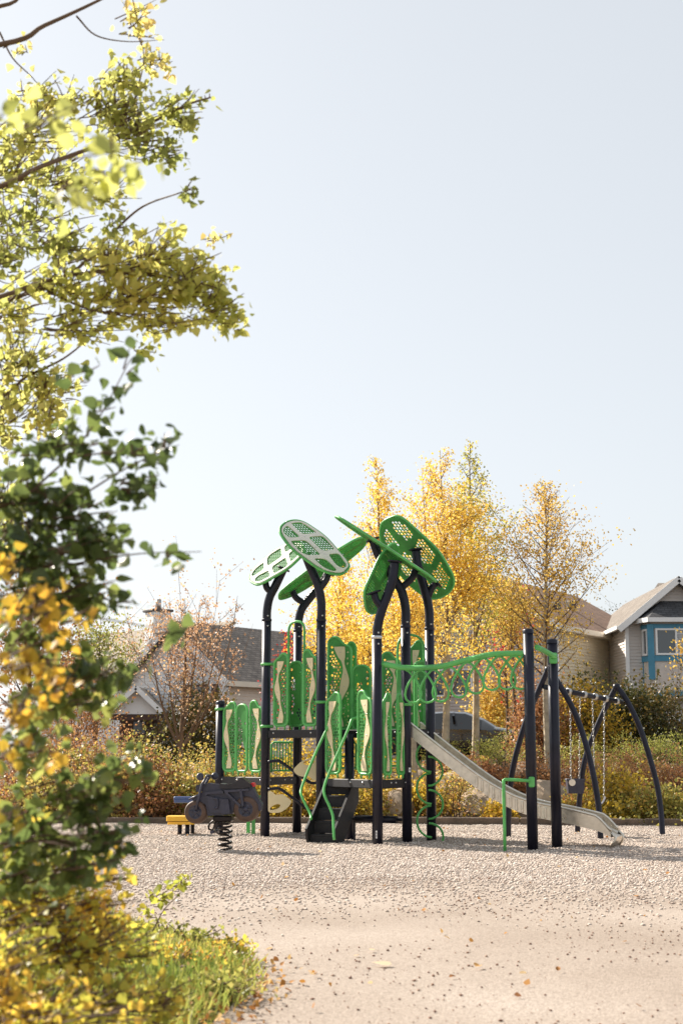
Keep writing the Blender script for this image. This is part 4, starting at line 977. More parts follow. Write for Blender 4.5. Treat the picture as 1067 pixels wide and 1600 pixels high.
board('fascia', M['trimwhite'], HB, (x0 - .4, Yb - .52, zt - .12), (x1 + .4, Yb - .52, zt - .12), .18, .04)
window(HB, (x0, Yb), (1, 0, 0), 1.6, 3.0, zz(1075, Yb), zz(1030, Yb), M['trimwhite'], M['glass'], (2.3,))

# left house: white gable front, dark roof and side receding right with bounced light in its cream colour
HL = thing('house', 'white gabled bungalow with dark roof and brown door behind the tan tree', 'house', (0, 0, 0))
Yl = 52.0; A = Vector((gx(354, Yl, 4), Yl, 0)); dr = Vector((.60, .80, 0)); dl = Vector((-.955, .295, 0)).normalized(); dl = Vector((-.98, .2, 0)).normalized(); dl = Vector((-.80, .60, 0)); Wg = 5.0; Ls = 12.0
zeL = zz(1056, Yl); apz = zz(975, Yl + 1.5); zgL = .95
Gc = A + dl * Wg; rm = A + dl * (Wg / 2)
siding('side_wall', M['litCreamSiding'], HL, (A.x, A.y), dr, Ls, zgL, zeL)
siding('gable_wall', M['whiteSiding'], HL, (Gc.x, Gc.y), -dl, Wg, zgL, zeL, (Wg / 2, apz - .1))
sl = (apz - zeL) / (Wg / 2); e0 = A - dl * .4 - dr * .4; e1 = A - dl * .4 + dr * (Ls + .4); r0 = rm - dr * .4; r1 = rm + dr * (Ls + .4); l0 = Gc + dl * .4 - dr * .4; l1 = Gc + dl * .4 + dr * 5; ze_ = zeL - .4 * sl + .12
roof('roof', M['roofwarm'], HL, [V3(e0, ze_), V3(e1, ze_), V3(r1, apz + .12), V3(r0, apz + .12)])
roof('roof', M['roofwarm'], HL, [V3(l1, ze_), V3(l0, ze_), V3(r0, apz + .12), V3(r1 - dr * (Ls - 4.6), apz + .12)])
board('fascia', M['trimcream'], HL, V3(e0, ze_ - .09), V3(e1, ze_ - .09), .19, .07)
for q in (e0, l0): board('rake_board', M['trimwhite'], HL, V3(q - dr * .03, ze_ - .12), V3(r0 - dr * .03, apz - .02), .26, .05); board('rake_soffit', M['soffit'], HL, V3(q + dr * .15, ze_ - .22), V3(r0 + dr * .15, apz - .14), .04, .3)
MB().tube(catmull([V3(e0 + dr * .3, ze_ - .15), V3(e0 + dr * .25 + dl * .2, ze_ - .3), V3(A - dl * .06, ze_ - .45), V3(A - dl * .06, zgL)], 4), .05, 8).build('downpipe', M['trimwhite'], HL)
MB().box((A.x, A.y - .02, (zgL + zeL) / 2), (.16, .16, zeL - zgL), math.atan2(dr.y, dr.x)).build('corner_trim', M['trimwhite'], HL)
# side window hood and vents on the roof
window(HL, (A.x, A.y), dr, 3.9, 5.6, zz(1120, Yl), zz(1078, Yl), M['trimcream'], M['glass'], (4.75,))
for u, v in ((7.2, .55), (6.2, .30)):
    p = (e0 + dr * u).lerp(r0 + dr * u, v); MB().box((p.x, p.y, ze_ + (apz - ze_) * v + .2), (.35, .3, .26), .6, .03).build('roof_vent', M['soffit'], HL)
# wing at the left, tan roof colour lightened as if sunlit
Wb = Gc + dl * 5.2
siding('wing_wall', M['whiteSiding'], HL, (Wb.x, Wb.y + .6), -dl, 5.2, zgL, zeL - .1)
wr0 = rm + dr * 3.6; hz = zz(968, Yl + 4)
roof('wing_roof', M['rooflit'], HL, [V3(Wb - dr * .2, zeL), V3(Gc - dr * .2 + Vector((.2, 0, 0)), zeL), V3(wr0 + Vector((-.2, .2, 0)), hz), V3(Wb + dr * 4.0, hz - .1)])
board('wing_rake', M['trimwhite'], HL, V3(Wb - dr * .3 - Vector((.1, 0, 0)), zeL - .05), V3(Wb + dr * 4 - Vector((.1, 0, 0)), hz - .12), .22, .05)
cp = at(247, 975, Yl + 3); MB().box((cp.x, Yl + 3, cp.z - .3), (.75, .75, 1.5), .6, .02).build('chimney', M['whiteSiding'], HL); MB().box((cp.x, Yl + 3, cp.z + .5), (.9, .9, .1), .6, .02).build('chimney_cap', M['soffit'], HL); MB().tube([(cp.x, Yl + 3, cp.z + .5), (cp.x, Yl + 3, cp.z + .95)], .12, 10).build('flue', M['chain'], HL)
# porch gable
pc = at(214, 1072, Yl - .2); pw = .98; pz0 = zz(1112, Yl)
for s_ in (-1, 1):
    q = [(pc.x + s_ * pw, Yl - .4, pz0), (pc.x, Yl - .4, pc.z), (pc.x, Yl + 2.6, pc.z), (pc.x + s_ * pw, Yl + 2.6, pz0)]
    roof('porch_roof', M['roofwarm'], HL, q if s_ < 0 else [q[1], q[0], q[3], q[2]], .08)
    board('porch_rake', M['trimwhite'], HL, (pc.x + s_ * pw, Yl - .43, pz0 - .06), (pc.x, Yl - .43, pc.z - .06), .17, .04)
MB().add([(pc.x - pw + .1, Yl - .1, pz0 - .1), (pc.x + pw - .1, Yl - .1, pz0 - .1), (pc.x, Yl - .1, pc.z - .1)], [(0, 1, 2)]).build('porch_gable', M['whiteSiding'], HL)
MB().box((pc.x, Yl - .05, pz0 - .2), (pw * 2, .12, .22)).build('porch_beam', M['brownwood'], HL)
for s_ in (-1, 1): MB().box((pc.x + s_ * (pw - .12), Yl - .05, (zgL + pz0 - .3) / 2), (.16, .16, pz0 - .3 - zgL)).build('porch_post', M['brownwood' if s_ > 0 else 'trimwhite'], HL)
dx = gx(219, Yl + 1.5, 2)
MB().box((dx, Yl + 1.45, (zgL + zz(1105, Yl)) / 2), (1.5, .12, zz(1105, Yl) - zgL)).build('porch_wall', M['brownwood'], HL)
do = MB().box((dx, Yl + 1.38, zgL + 1.02), (.95, .06, 2.04), 0, .01).build('door', M['brownwood'], HL); MB().box((dx, Yl + 1.335, zgL + 1.35), (.42, .03, .9)).build('door_pane', M['glass'], do)
window(HL, (Gc.x, Gc.y), -dl, Wg - 1.75, Wg - .85, zz(1118, Yl), zz(1068, Yl), M['brownwood'], M['glass'], ())
for u in (Wg - 2.05, Wg - .55):
    p = Gc - dl * u; MB().box((p.x, p.y - .05, (zz(1118, Yl) + zz(1068, Yl)) / 2), (.3, .05, zz(1068, Yl) - zz(1118, Yl)), math.atan2(-dl.y, -dl.x)).build('shutter', M['brownwood'], HL)

# ------------------------------------------------------------------ cars
def car(name, lab, paintm, loc, rz, roofh=1.46):
    t = thing(name, lab, 'car', loc, rz)
    # stations along +x (front): x, half width, sill z, belt z, top z, roof half width
    S = [(-2.25, .70, .42, .80, .92, .58), (-2.15, .80, .30, .86, .98, .66), (-1.75, .87, .22, .90, 1.06, .70), (-1.35, .89, .22, .92, 1.24, .62), (-.85, .90, .22, .92, roofh - .04, .58), (-.25, .90, .22, .92, roofh, .57), (.30, .90, .22, .91, roofh - .03, .57), (.80, .90, .22, .90, 1.22, .62), (1.15, .89, .22, .88, .99, .70), (1.70, .87, .22, .80, .90, .68), (2.10, .80, .26, .70, .78, .62), (2.28, .66, .36, .60, .66, .52)]
    rows = []
    for (x, w, zs, zb, zt, rw) in S:
        half = [(w * .80, zs - .04), (w * .97, zs + .06), (w, (zs + zb) / 2 + .04), (w * .97, zb), (rw + .02, zt - .05), (rw - .10, zt - .005), (0, zt + .015)]
        rows.append([(x, -y, z) for y, z in half] + [(x, y, z) for y, z in reversed(half[:-1])])
    k = len(rows[0]); V = [p for r in rows for p in r]; body, win, ws = [], [], []
    for i in range(len(S) - 1):
        for j in range(k - 1):
            f = (i * k + j, i * k + j + 1, (i + 1) * k + j + 1, (i + 1) * k + j)[::-1]
            side = j in (3, k - 5); top = j in (4, 5, 6, 7)
            if side and 3 <= i <= 6: win.append(f)
            elif top and i in (7, 6) and i == 7 or (top and i == 3): ws.append(f)
            elif side and i in (7,): ws.append(f)
            else: body.append(f)
    body.append(tuple(range(k))); body.append(tuple((len(S) - 1) * k + j for j in range(k - 1, -1, -1)))
    MB().add(V, body, True).build('body', paintm, t); [MB().add(V, [f_], False).build('side_window', M['carglass'], t) for f_ in win]; MB().add(V, ws, True).build('windscreen', M['carglass'], t)
    for s_ in (-1, 1):
        for x in (.02, -1.02): MB().box((x, s_ * .785, 1.16), (.07, .16, .46), 0, M=Matrix.Translation((x, s_ * .765, 1.16)) @ Matrix.Rotation(R(-38 * s_), 4, 'X')).build('pillar', paintm, t)
        m_ = MB().box((.72, s_ * 1.0, .97), (.13, .20, .14), 0, .04).build('mirror', paintm, t)
        for x in (-.35, .62 - 1.2): MB().box((x + .1, s_ * .905, .80), (.16, .03, .025), 0, .008).build('door_handle', M['rim'], t)
        for x in (-1.38, 1.42):
            Mx = Matrix.Translation((x, s_ * .80, .32)) @ Matrix.Rotation(R(90), 4, 'X')
            w = MB().lathe([(.20, -.11), (.30, -.11), (.325, -.07), (.325, .07), (.30, .11), (.20, .11)], M=Mx, n=24).build('wheel', M['tyre'], t)
            MB().lathe([(0, .10 * -s_ * -1), (.19, .09 * s_), (.21, .10 * s_)], M=Mx, n=20).build('rim', M['rim'], w)
        MB().box((2.12, s_ * .58, .66), (.22, .32, .12), s_ * -.35, .04).build('headlight', M['lamp'], t); MB().box((-2.2, s_ * .62, .84), (.12, .26, .13), s_ * .3, .03).build('tail_light', M['red'], t)
    return t
car('parked_car', 'dark sedan parked behind the shrubs beneath the yellow aspen', M['carpaint'], (gx(716, 42.0, 1.5), 42.0, .92), R(-14), 1.44)
car('parked_car', 'black car parked at the right edge below the bay window', M['carpaint2'], (gx(1085, 41.8, 1.5), 41.8, .80), R(176), 1.42)

# ------------------------------------------------------------------ boulders
def boulder(px, Y, w, h, d, seed, lab):
    import bmesh
    bm = bmesh.new(); bmesh.ops.create_icosphere(bm, subdivisions=3, radius=1); g = random.Random(seed)
    pl = [(Vector((g.gauss(0, 1), g.gauss(0, 1), g.gauss(0, .8))).normalized(), g.uniform(.55, .85)) for _ in range(9)]
    for v in bm.verts:
        for n_, d_ in pl:
            k_ = v.co.dot(n_) - d_
            if k_ > 0: v.co -= n_ * k_ * .9
        v.co += v.co.normalized() * .05 * math.sin(v.co.x * 9 + seed) * math.sin(v.co.y * 8 + v.co.z * 7)
        v.co.x *= w / 2; v.co.y *= d / 2; v.co.z *= h * .6
    me = bpy.data.meshes.new('boulder'); bm.to_mesh(me); bm.free()
    o = link('boulder', me, M['rock']); x = gx(px, Y, .4); o.location = (x, Y, hgt(x, Y) + h * .3); o.rotation_euler = (0, 0, g.random() * 3)
    tag(o, lab, 'boulder', 'boulders on the bank')
boulder(622, 26.0, 1.2, .6, .8, 1, 'flat tan boulder seen under the lower deck')
boulder(712, 27.0, 1.3, .75, .9, 2, 'wide tan boulder just right of the coil climber')
boulder(668, 28.6, .9, .5, .8, 3, 'small boulder behind the coil climber near the pale trunk')
boulder(748, 26.0, 1.1, .6, .8, 4, 'boulder under the upper part of the slide')
boulder(800, 26.0, 1.5, .6, .9, 5, 'long low boulder behind the hand bar')
boulder(856, 26.2, 1.3, .8, 1.0, 6, 'rounded boulder between the two bare posts')
boulder(1050, 27.0, 1.1, .5, .8, 7, 'boulder at the right edge beyond the swing frame')
boulder(822, 29.5, 1.6, .45, .9, 8, 'upper boulder behind the sloping swing leg')

# ------------------------------------------------------------------ shrubs
def shrub(px, Y, w, h, pal, seed, lab, n=2600, ls=.05, name='shrub', group=None, shift=0.0, thin=False, z0=None, dens=1.0):
    g = np.random.default_rng(seed); x = gx(px, Y, .5); zb = hgt(x, Y) if z0 is None else z0
    t = thing(name, lab, 'shrub', (x, Y, zb), 0, group)
    nc = max(14, int(26 * dens)); cl = []
    while len(cl) < nc:
        p = g.normal(size=3); p /= np.linalg.norm(p); p *= .55 + .45 * g.random(); p[2] = abs(p[2])
        cl.append((p[0] * w / 2, p[1] * w / 2, p[2] * h * (.82 + .25 * g.random()) * (1 - .0)))
    cl = np.array(cl); st = MB(); 
    for p in cl[::2]:
        e = Vector(p); st.tube(bez(Vector((g.normal() * .05 * w, g.normal() * .05 * w, -.03)), Vector((e.x * .25, e.y * .25, e.z * .6)), e, 3), [.012, .010, .007, .004], 4, False)
    tips = []
    for i in range(int(nc * 1.2)):
        p = cl[g.integers(nc)]; q = Vector(p) * 1.0 + Vector((g.normal() * .1 * w, g.normal() * .1 * w, abs(g.normal()) * .18 * h)); st.tube([Vector(p) * .6, q], [.006, .003], 3, False); tips.append(q)
    st.build('stems', M['twig'], t)
    idx = g.integers(nc, size=int(n * .8)); sg = np.array([w * .115, w * .115, h * .11])
    c1 = cl[idx] + g.normal(size=(len(idx), 3)) * sg
    tp = np.array([list(q) for q in tips]); k = g.random(int(n * .2)); ii = g.integers(len(tp), size=len(k)); c2 = tp[ii] * (.6 + .42 * k)[:, None] + g.normal(size=(len(k), 3)) * .035
    c = np.concatenate([c1, c2]); c[:, 2] = np.abs(c[:, 2])
    tone = g.random(nc)[np.concatenate([idx, g.integers(nc, size=len(k))])]
    rnd = np.clip(.55 * g.random(len(c)) + .45 * tone + shift, 0, 1)
    link('foliage', leaves_mesh('foliage', c, ls, g, T_THIN if thin else T_FAR, F_FAR, -.2 if thin else .1, rnd=rnd), P[pal], t)
    return t
SH = [
 # left hedge behind the kerb
 (30, 26.4, 2.0, 1.4, 'rust', 'rust brown hedge shrub at the far left behind near foliage'),
 (95, 26.2, 1.9, 1.3, 'olive', 'dark olive hedge shrub at left with orange tips'),
 (150, 27.2, 1.9, 1.75, 'rust', 'tall reddish hedge shrub at left, above its neighbours'),
 (170, 26.0, 1.5, 1.25, 'olive', 'low olive hedge shrub left of the yellow seat'),
 (205, 26.8, 1.7, 1.35, 'olive', 'yellowing hedge shrub under the white house door'),
 (238, 26.0, 1.5, 1.15, 'rust', 'rust tinted shrub just behind the yellow seat'),
 (275, 26.6, 1.7, 1.15, 'olive', 'green gold hedge shrub under the tan tree'),
 (312, 26.0, 1.4, 1.15, 'olive', 'olive hedge shrub behind the motorbike handlebars'),
 (335, 27.0, 1.6, 1.2, 'olive', 'gold green shrub behind the short navy post'),
 (372, 26.1, 1.4, 1.15, 'olive', 'olive shrub seen under the lower left deck'),
 (400, 27.2, 1.5, 1.35, 'yellowshrub', 'yellow shrub seen through the lower left guard panels'),
 (440, 26.0, 1.4, 1.0, 'yellowshrub', 'golden shrub behind the cream fin steps'),
 (470, 27.0, 1.5, 1.5, 'yellowshrub', 'bright yellow shrub under the upper left deck'),
 (512, 26.0, 1.3, .9, 'olive', 'low olive shrub behind the dark stairs'),
 (556, 26.0, 1.3, 1.05, 'yellowshrub', 'yellow leaved shrub right of the stairs'),
 (560, 28.0, 1.6, 1.3, 'yellowshrub', 'yellow shrub behind the lower front deck'),
 (600, 25.9, 1.1, .65, 'olive', 'small low shrub behind the roller bar'),
 (655, 25.9, 1.2, .8, 'yellowshrub', 'low yellow green shrub at the foot of the coil climber'),
 (705, 25.7, 1.3, .95, 'olive', 'green and red tinted shrub right of the coil climber'),
 (725, 28.6, 1.6, .8, 'rust', 'rust coloured shrub above the boulders under the slide'),
 (790, 28.4, 1.3, .6, 'rust', 'rust shrub behind the slide curve'),
 (775, 25.3, .8, .35, 'yellowshrub', 'small yellow tuft shrub behind the hand bar foot'),
 (850, 28.6, 1.5, .8, 'rust', 'rust shrub between the two bare posts'),
 (915, 25.6, 1.2, .7, 'olive', 'green gold shrub below the bucket swing'),
 (900, 27.8, 1.4, .8, 'rust', 'russet shrub behind the bucket swing'),
 (960, 25.2, 1.5, .95, 'yellowshrub', 'yellow brown shrub behind the slide exit'),
 (955, 27.4, 1.6, 1.05, 'rust', 'reddish shrub inside the right swing arch'),
 (1010, 25.0, 1.5, .85, 'olive', 'dark olive shrub left of the outer swing leg'),
 (1010, 27.2, 1.6, 1.1, 'rust', 'russet shrub crossed by the outer swing leg'),
 (1060, 24.6, 1.5, .9, 'olive', 'olive shrub at the right edge behind the gravel'),
 (1062, 26.6, 1.6, 1.1, 'rust', 'brown red shrub at the right edge of the bank'),
 # pale green row on the terrace
 (688, 31.2, 1.1, .62, 'lime', 'pale green bush beside the aspen trunk under the car'),
 (786, 31.4, 1.5, .74, 'lime', 'round pale green bush covering the car front'),
 (905, 31.4, 1.2, .74, 'lime', 'pale green bush behind the swing chains'),
 (984, 31.6, 1.2, .78, 'lime', 'pale green bush left of the outer swing leg top'),
 (1038, 31.4, 1.5, .82, 'lime', 'large pale green bush below the black car'),
 # tall dark shrubs below the right house
 (925, 37.0, 1.9, 2.2, 'yellowshrub', 'tall yellow and green bush between the brown roofed house and swing'),
 (990, 38.0, 2.4, 2.4, 'deep', 'dark brown green bush under the bay window'),
 (1052, 38.5, 2.4, 2.3, 'deep', 'dark bush at the right edge above the black car'),
 (900, 37.5, 2.2, 2.4, 'deep', 'dark bush behind the swing beam'),
 (848, 36.5, 1.7, 2.3, 'rust', 'dark orange bush between the two bare posts and the car'),
 (775, 47.5, 2.4, 2.9, 'orange', 'orange leaved bush above the car bonnet'),
 (120, 34.0, 2.4, 2.9, 'rust', 'tall bronze shrub at left behind near branches'),
 (310, 36.5, 2.2, 2.2, 'deep', 'dark green bush at the base of the tan tree'),
]
for i, (px, Y, w, h, pal, lab) in enumerate(SH):
    n_ = int(900 + 1150 * w * h); shrub(px, Y, w, h, pal, 100 + i, lab, min(n_, 6500), (.052 if Y < 33 else .075) * (1.0, 1.3, .8, 1.12)[i % 4], shift=(-.12, .1, 0, .18, -.05)[i % 5], group='shrubs on the bank', thin=(pal == 'lime'), dens=.8 + .35 * h)

# ------------------------------------------------------------------ trees
def tree(name, px, Y, H, pal, seed, lab, crown, t0=.18, nl=34, n=9000, ls=.06, bark='aspenbark', r0=.09, elev=(38, 68), lean=0.0, z0=None, spread=.16, twig=5, group=None, forks=None):
    g = np.random.default_rng(seed); x = gx(px, Y, 1); zb = (hgt(x, Y) if z0 is None else z0) - .05
    t = thing(name, lab, 'tree', (x, Y, zb), 0, group)
    tr = [Vector((lean * k * H + .05 * H / 6 * math.sin(k * 5 + seed), .04 * math.sin(k * 7 + seed), k * H)) for k in [i / 10 for i in range(11)]]
    trunks = [(tr, r0)]
    wood = MB(); wood.tube(tr, [r0 * (1 - .93 * i / 10) for i in range(11)], 8, False).build('trunk', M[bark], t)
    if forks:
        fm = MB()
        for (k, dx, dy, hh) in forks:
            b = tr[int(k * 10)]; e = Vector((b.x + dx, b.y + dy, hh)); pts = bez(b, Vector((b.x + dx * .8, b.y + dy * .8, b.z + (hh - b.z) * .35)), e, 8); fm.tube(pts, [r0 * .6 * (1 - .9 * i / 8) for i in range(9)], 6, False); trunks.append((pts, r0 * .6))
        fm.build('limb', M[bark], t)
    lm_ = MB(); C_ = []; tone = []
    for i in range(nl):
        kk_ = i / nl; tp, rr = trunks[i % len(trunks)] if len(trunks) > 1 else trunks[0]
        f = t0 + (1 - t0) * (kk_ ** .9) * .98 if tp is tr else .15 + .83 * ((i * .618) % 1)
        j = f * (len(tp) - 1); j0 = min(int(j), len(tp) - 2); b = tp[j0].lerp(tp[j0 + 1], j - j0)
        fr = b.z / H; az = i * 2.399 + g.normal() * .4; el = R(g.uniform(*elev)); ln = max(.15, crown(fr) * (.75 + .45 * g.random()))
        d = Vector((math.cos(az) * math.cos(el), math.sin(az) * math.cos(el), math.sin(el)))
        ln = ln / max(.35, math.cos(el)) * .9
        e = b + d * ln + Vector((0, 0, .08 * ln)); mid = b + d * ln * .5 + Vector((0, 0, -.06 * ln))
        pts = bez(b, mid, e, 5); lm_.tube(pts, [max(.004, rr * .30 * (1 - fr * .6) * (1 - q / 5.5)) for q in range(6)], 4, False)
        tn = g.random()
        for q in range(twig):
            s_ = .25 + .75 * (q + g.random()) / twig; w_ = min(int(s_ * 5), 4); p = pts[w_].lerp(pts[w_ + 1], s_ * 5 - w_)
            dd_ = Vector(g.normal(size=3)); dd_.z = abs(dd_.z) * .6; dd_.normalize(); te = p + (dd_ * .7 + d * .4) * (ln * .34 * (.5 + g.random()))
            lm_.tube([p, te], [.006, .003], 3, False); C_.append((p, te)); tone.append(tn + .2 * g.normal())
        C_.append((pts[3], e)); tone.append(tn)
    lm_.build('branches', M['twig'] if bark != 'tanwood' else M['tanwood'], t)
    wt = np.array([(c_[1] - c_[0]).length + .05 for c_ in C_]) ** 1.3; ii = g.choice(len(C_), size=n, p=wt / wt.sum()); a = np.array([list(c_[0]) for c_ in C_])[ii]; b = np.array([list(c_[1]) for c_ in C_])[ii]
    q3 = g.integers(3, size=n); offs = g.normal(size=(len(C_), 3, 3)) * .75; kq = (.22 + .36 * q3 + .14 * g.normal(size=n))[:, None]     # leaves gather in small sprays along each twig
    c = a + (b - a) * kq + (offs[ii, q3] + g.normal(size=(n, 3)) * (.5 + .35 * g.random((n, 1)))) * spread * np.clip(wt[ii][:, None] / np.median(wt), .35, 1.25)
    rnd = np.clip(.5 * g.random(n) + .5 * np.array(tone)[ii], 0, 1)
    link('crown', leaves_mesh('crown', c, ls, g, T_FAR, F_FAR, .35, rnd=rnd), P[pal], t)
    return t
cone = lambda lo, w, top=1.0: (lambda f: w * max(.08, min(1, (f - lo + .12) / .18)) * max(.12, 1 - min(1, max(0, (f - lo) / (1 - lo))) ** .85 * .95) if f > lo - .12 else .1)
tree('aspen', 590, 31.0, 6.9, 'aspen', 11, 'slim golden aspen with pointed top directly behind the leaf canopies', cone(.15, 1.25), .10, 50, 9000, .052, spread=.14, group='aspens on the terrace')
tree('aspen', 697, 31.5, 7.1, 'aspen', 12, 'broad golden aspen with pale trunk, densest of the yellow trees', cone(.22, 1.5), .2, 64, 14500, .052, spread=.17, forks=[(.3, -.5, .2, 6.6), (.4, .35, -.2, 5.6)], group='aspens on the terrace')
tree('aspen', 740, 33.0, 7.6, 'aspengreen', 13, 'olive green aspen rising right of the broad golden one', cone(.3, 1.25), .28, 46, 6000, .058, spread=.15, lean=.01, group='aspens on the terrace')
tree('aspen', 645, 28.0, 4.2, 'aspen', 14, 'short yellow aspen with white trunk behind the climbing frame', cone(.45, .95), .42, 36, 6500, .05, spread=.17, r0=.075, group='aspens on the terrace')
tree('aspen', 530, 33.0, 4.9, 'aspen', 15, 'low golden tree left of the aspens behind the upper panels', cone(.2, 1.3), .14, 34, 10000, .055, spread=.19, group='aspens on the terrace')
tree('sparse_tree', 858, 30.5, 6.2, 'orange', 16, 'sparse orange tree with straight pale trunk between the bare posts', cone(.32, 1.75), .30, 60, 7600, .05, elev=(30, 58), spread=.14, r0=.085, twig=6)
tree('bare_tree', 285, 34.5, 4.0, 'tan', 17, 'half bare multi stemmed tree with dry tan leaves before the white house', cone(.22, 1.7), .16, 60, 3400, .060, 'tanwood', .07, (30, 65), spread=.09, twig=7, forks=[(.1, .9, 0, 3.6), (.1, -.8, .1, 3.2), (.2, .4, -.2, 3.9), (.1, -.35, -.2, 3.0), (.1, 1.3, .1, 4.1)])
tree('red_tree', 452, 37.0, 3.4, 'red', 18, 'small red leaved tree behind the upper left guard panels', cone(.3, .9), .25, 26, 800, .07, 'bark', .05, spread=.12)
tree('red_tree', 792, 40.0, 4.0, 'red', 19, 'red and orange tree in front of the brown roofed house', cone(.4, 1.3), .35, 30, 600, .08, 'bark', .06, spread=.16)
tree('orange_tree', 805, 38.0, 4.4, 'orange', 20, 'dense orange tree left of the tallest bare post', cone(.5, 1.5), .42, 36, 4200, .07, 'bark', .07, spread=.16)
tree('far_tree', 985, 80.0, 8.2, 'deep', 21, 'distant nearly bare tree left of the grey house roof', cone(.55, 2.2), .5, 30, 420, .10, 'bark', .10, spread=.2)
tree('orange_tree', 1092, 33.0, 3.0, 'orange', 22, 'orange leaved sapling at the right edge beside the bay window', cone(.4, .85), .4, 22, 800, .06, 'bark', .04, spread=.12)
tree('bronze_tree', 150, 37.0, 3.4, 'lime', 23, 'pale green leaved tree before the tan wing roof', cone(.3, 1.3), .25, 30, 2600, .07, 'bark', .07, spread=.14)
tree('bronze_tree', 40, 40.0, 4.6, 'rust', 24, 'bronze tree at the far left behind the near branches', cone(.2, 2.2), .15, 36, 5000, .09, 'bark', .09, spread=.22)

# ------------------------------------------------------------------ near foliage
NEAR_ME = {}
def near_plant(name, lab, cat, base, trunk, blobs, limbs, pal, barkm, seed, group=None, parts=300, drp=.55, mul=1.25, spr=1.42):
    """blobs: (cx,cy,rx,ry,Y,n,size,lo,hi) leaf clumps grown on twigs; limbs: pixel/depth polylines with radius"""
    g = np.random.default_rng(seed); t = thing(name, lab, cat, base, 0, group); b0 = Vector(base)
    MB().tube(catmull([Vector(p) - b0 for p in trunk[0]], 5), [trunk[1] * (1 - .6 * i / ((len(trunk[0]) - 1) * 5)) for i in range((len(trunk[0]) - 1) * 5 + 1)], 10, False).build('trunk', barkm, t)
    for pts, r_ in limbs:
        w = catmull([at(x, y, Y) - b0 for x, y, Y in pts], 6); MB().tube(w, [r_ * (1 - .75 * i / (len(w) - 1)) for i in range(len(w))], 7, False).build('limb', barkm, t)
    tw = MB(); cs, sz, rn, A, N = [], [], [], [], []
    for (cx, cy, rx, ry, Y, n, size, lo, hi) in blobs:
        n = int(n * mul); rx *= spr; ry *= spr
        c = at(cx, cy, Y); sx = rx / F_PX * Y; sy = ry / F_PX * Y; dz = (sx + sy) / 2 * 1.1
        nt = max(2, n // 4); tips = []
        for i in range(nt):
            v = g.normal(size=3); v /= np.linalg.norm(v); v *= g.random() ** .45
            e = c + Vector((v[0] * sx, v[1] * dz, v[2] * sy)); s_ = c + Vector((-.75 * sx * abs(g.normal()) * .6 + v[0] * sx * .3, v[1] * dz * .3, -.25 * sy + v[2] * sy * .4))
            m_ = (s_ + e) / 2 + Vector((0, 0, .12 * sy * g.normal())); pts = bez(s_, m_, e, 4); tw.tube([p - b0 for p in pts], [.0042, .0036, .003, .0024, .0015], 4, False); tips.append(pts)
        tone = g.random()
        for i in range(n):
            pts = tips[i % nt]; k = .15 + .9 * g.random(); j = min(int(k * 4), 3); p = pts[j].lerp(pts[j + 1], min(1.05, k * 4 - j)); d = Vector(g.normal(size=3)) * size * .6
            p = p + d - b0; cs.append(list(p)); sz.append(size * (.6 + .7 * g.random())); rn.append(lo + (hi - lo) * np.clip(.65 * g.random() + .35 * tone, 0, 1))
    tw.build('twigs', barkm, t)['kind'] = 'stuff'
    cs = np.array(cs); sz = np.array(sz); rn = np.array(rn); n = len(cs); a, nn = orient(n, g, drp)
    # biggest leaves in view become single parts
    wpos = cs + np.array(list(b0)); zc = wpos[:, 1] * math.cos(PITCH) + (wpos[:, 2] - EYE) * math.sin(PITCH); pxx = wpos[:, 0] / zc * F_PX + 533; yc = -wpos[:, 1] * math.sin(PITCH) + (wpos[:, 2] - EYE) * math.cos(PITCH); pyy = 800 - yc / zc * F_PX
    app = np.where((pxx > 0) & (pxx < 1067) & (pyy > 0) & (pyy < 1600), sz / zc, 0); order = np.argsort(-app); pick = order[:parts]; pick = pick[app[pick] > 0]
    mask = np.ones(n, bool); mask[pick] = False
    link('foliage', leaves_mesh('foliage', cs[mask], sz[mask], g, T_NEAR, F_NEAR, rnd=rn[mask], orient_=(a[mask], nn[mask])), pal, t)['kind'] = 'stuff'
    for i in pick:
        key = (pal.name, int(round(rn[i] * 9)))
        if key not in NEAR_ME:
            me = mesh_np('leaf', T_NEAR.copy(), F_NEAR.copy(), np.full(len(T_NEAR), key[1] / 9.)); me.materials.append(pal); NEAR_ME[key] = me
        o = bpy.data.objects.new('leaf', NEAR_ME[key]); C.objects.link(o); o.parent = t
        A_ = Vector(a[i]); N_ = Vector(nn[i]); B_ = A_.cross(N_); s_ = sz[i]; o.matrix_basis = Matrix(((B_.x * s_, A_.x * s_, N_.x * s_, cs[i][0]), (B_.y * s_, A_.y * s_, N_.y * s_, cs[i][1]), (B_.z * s_, A_.z * s_, N_.z * s_, cs[i][2]), (0, 0, 0, 1)))
    return t
YA = 7.6; SA = .056
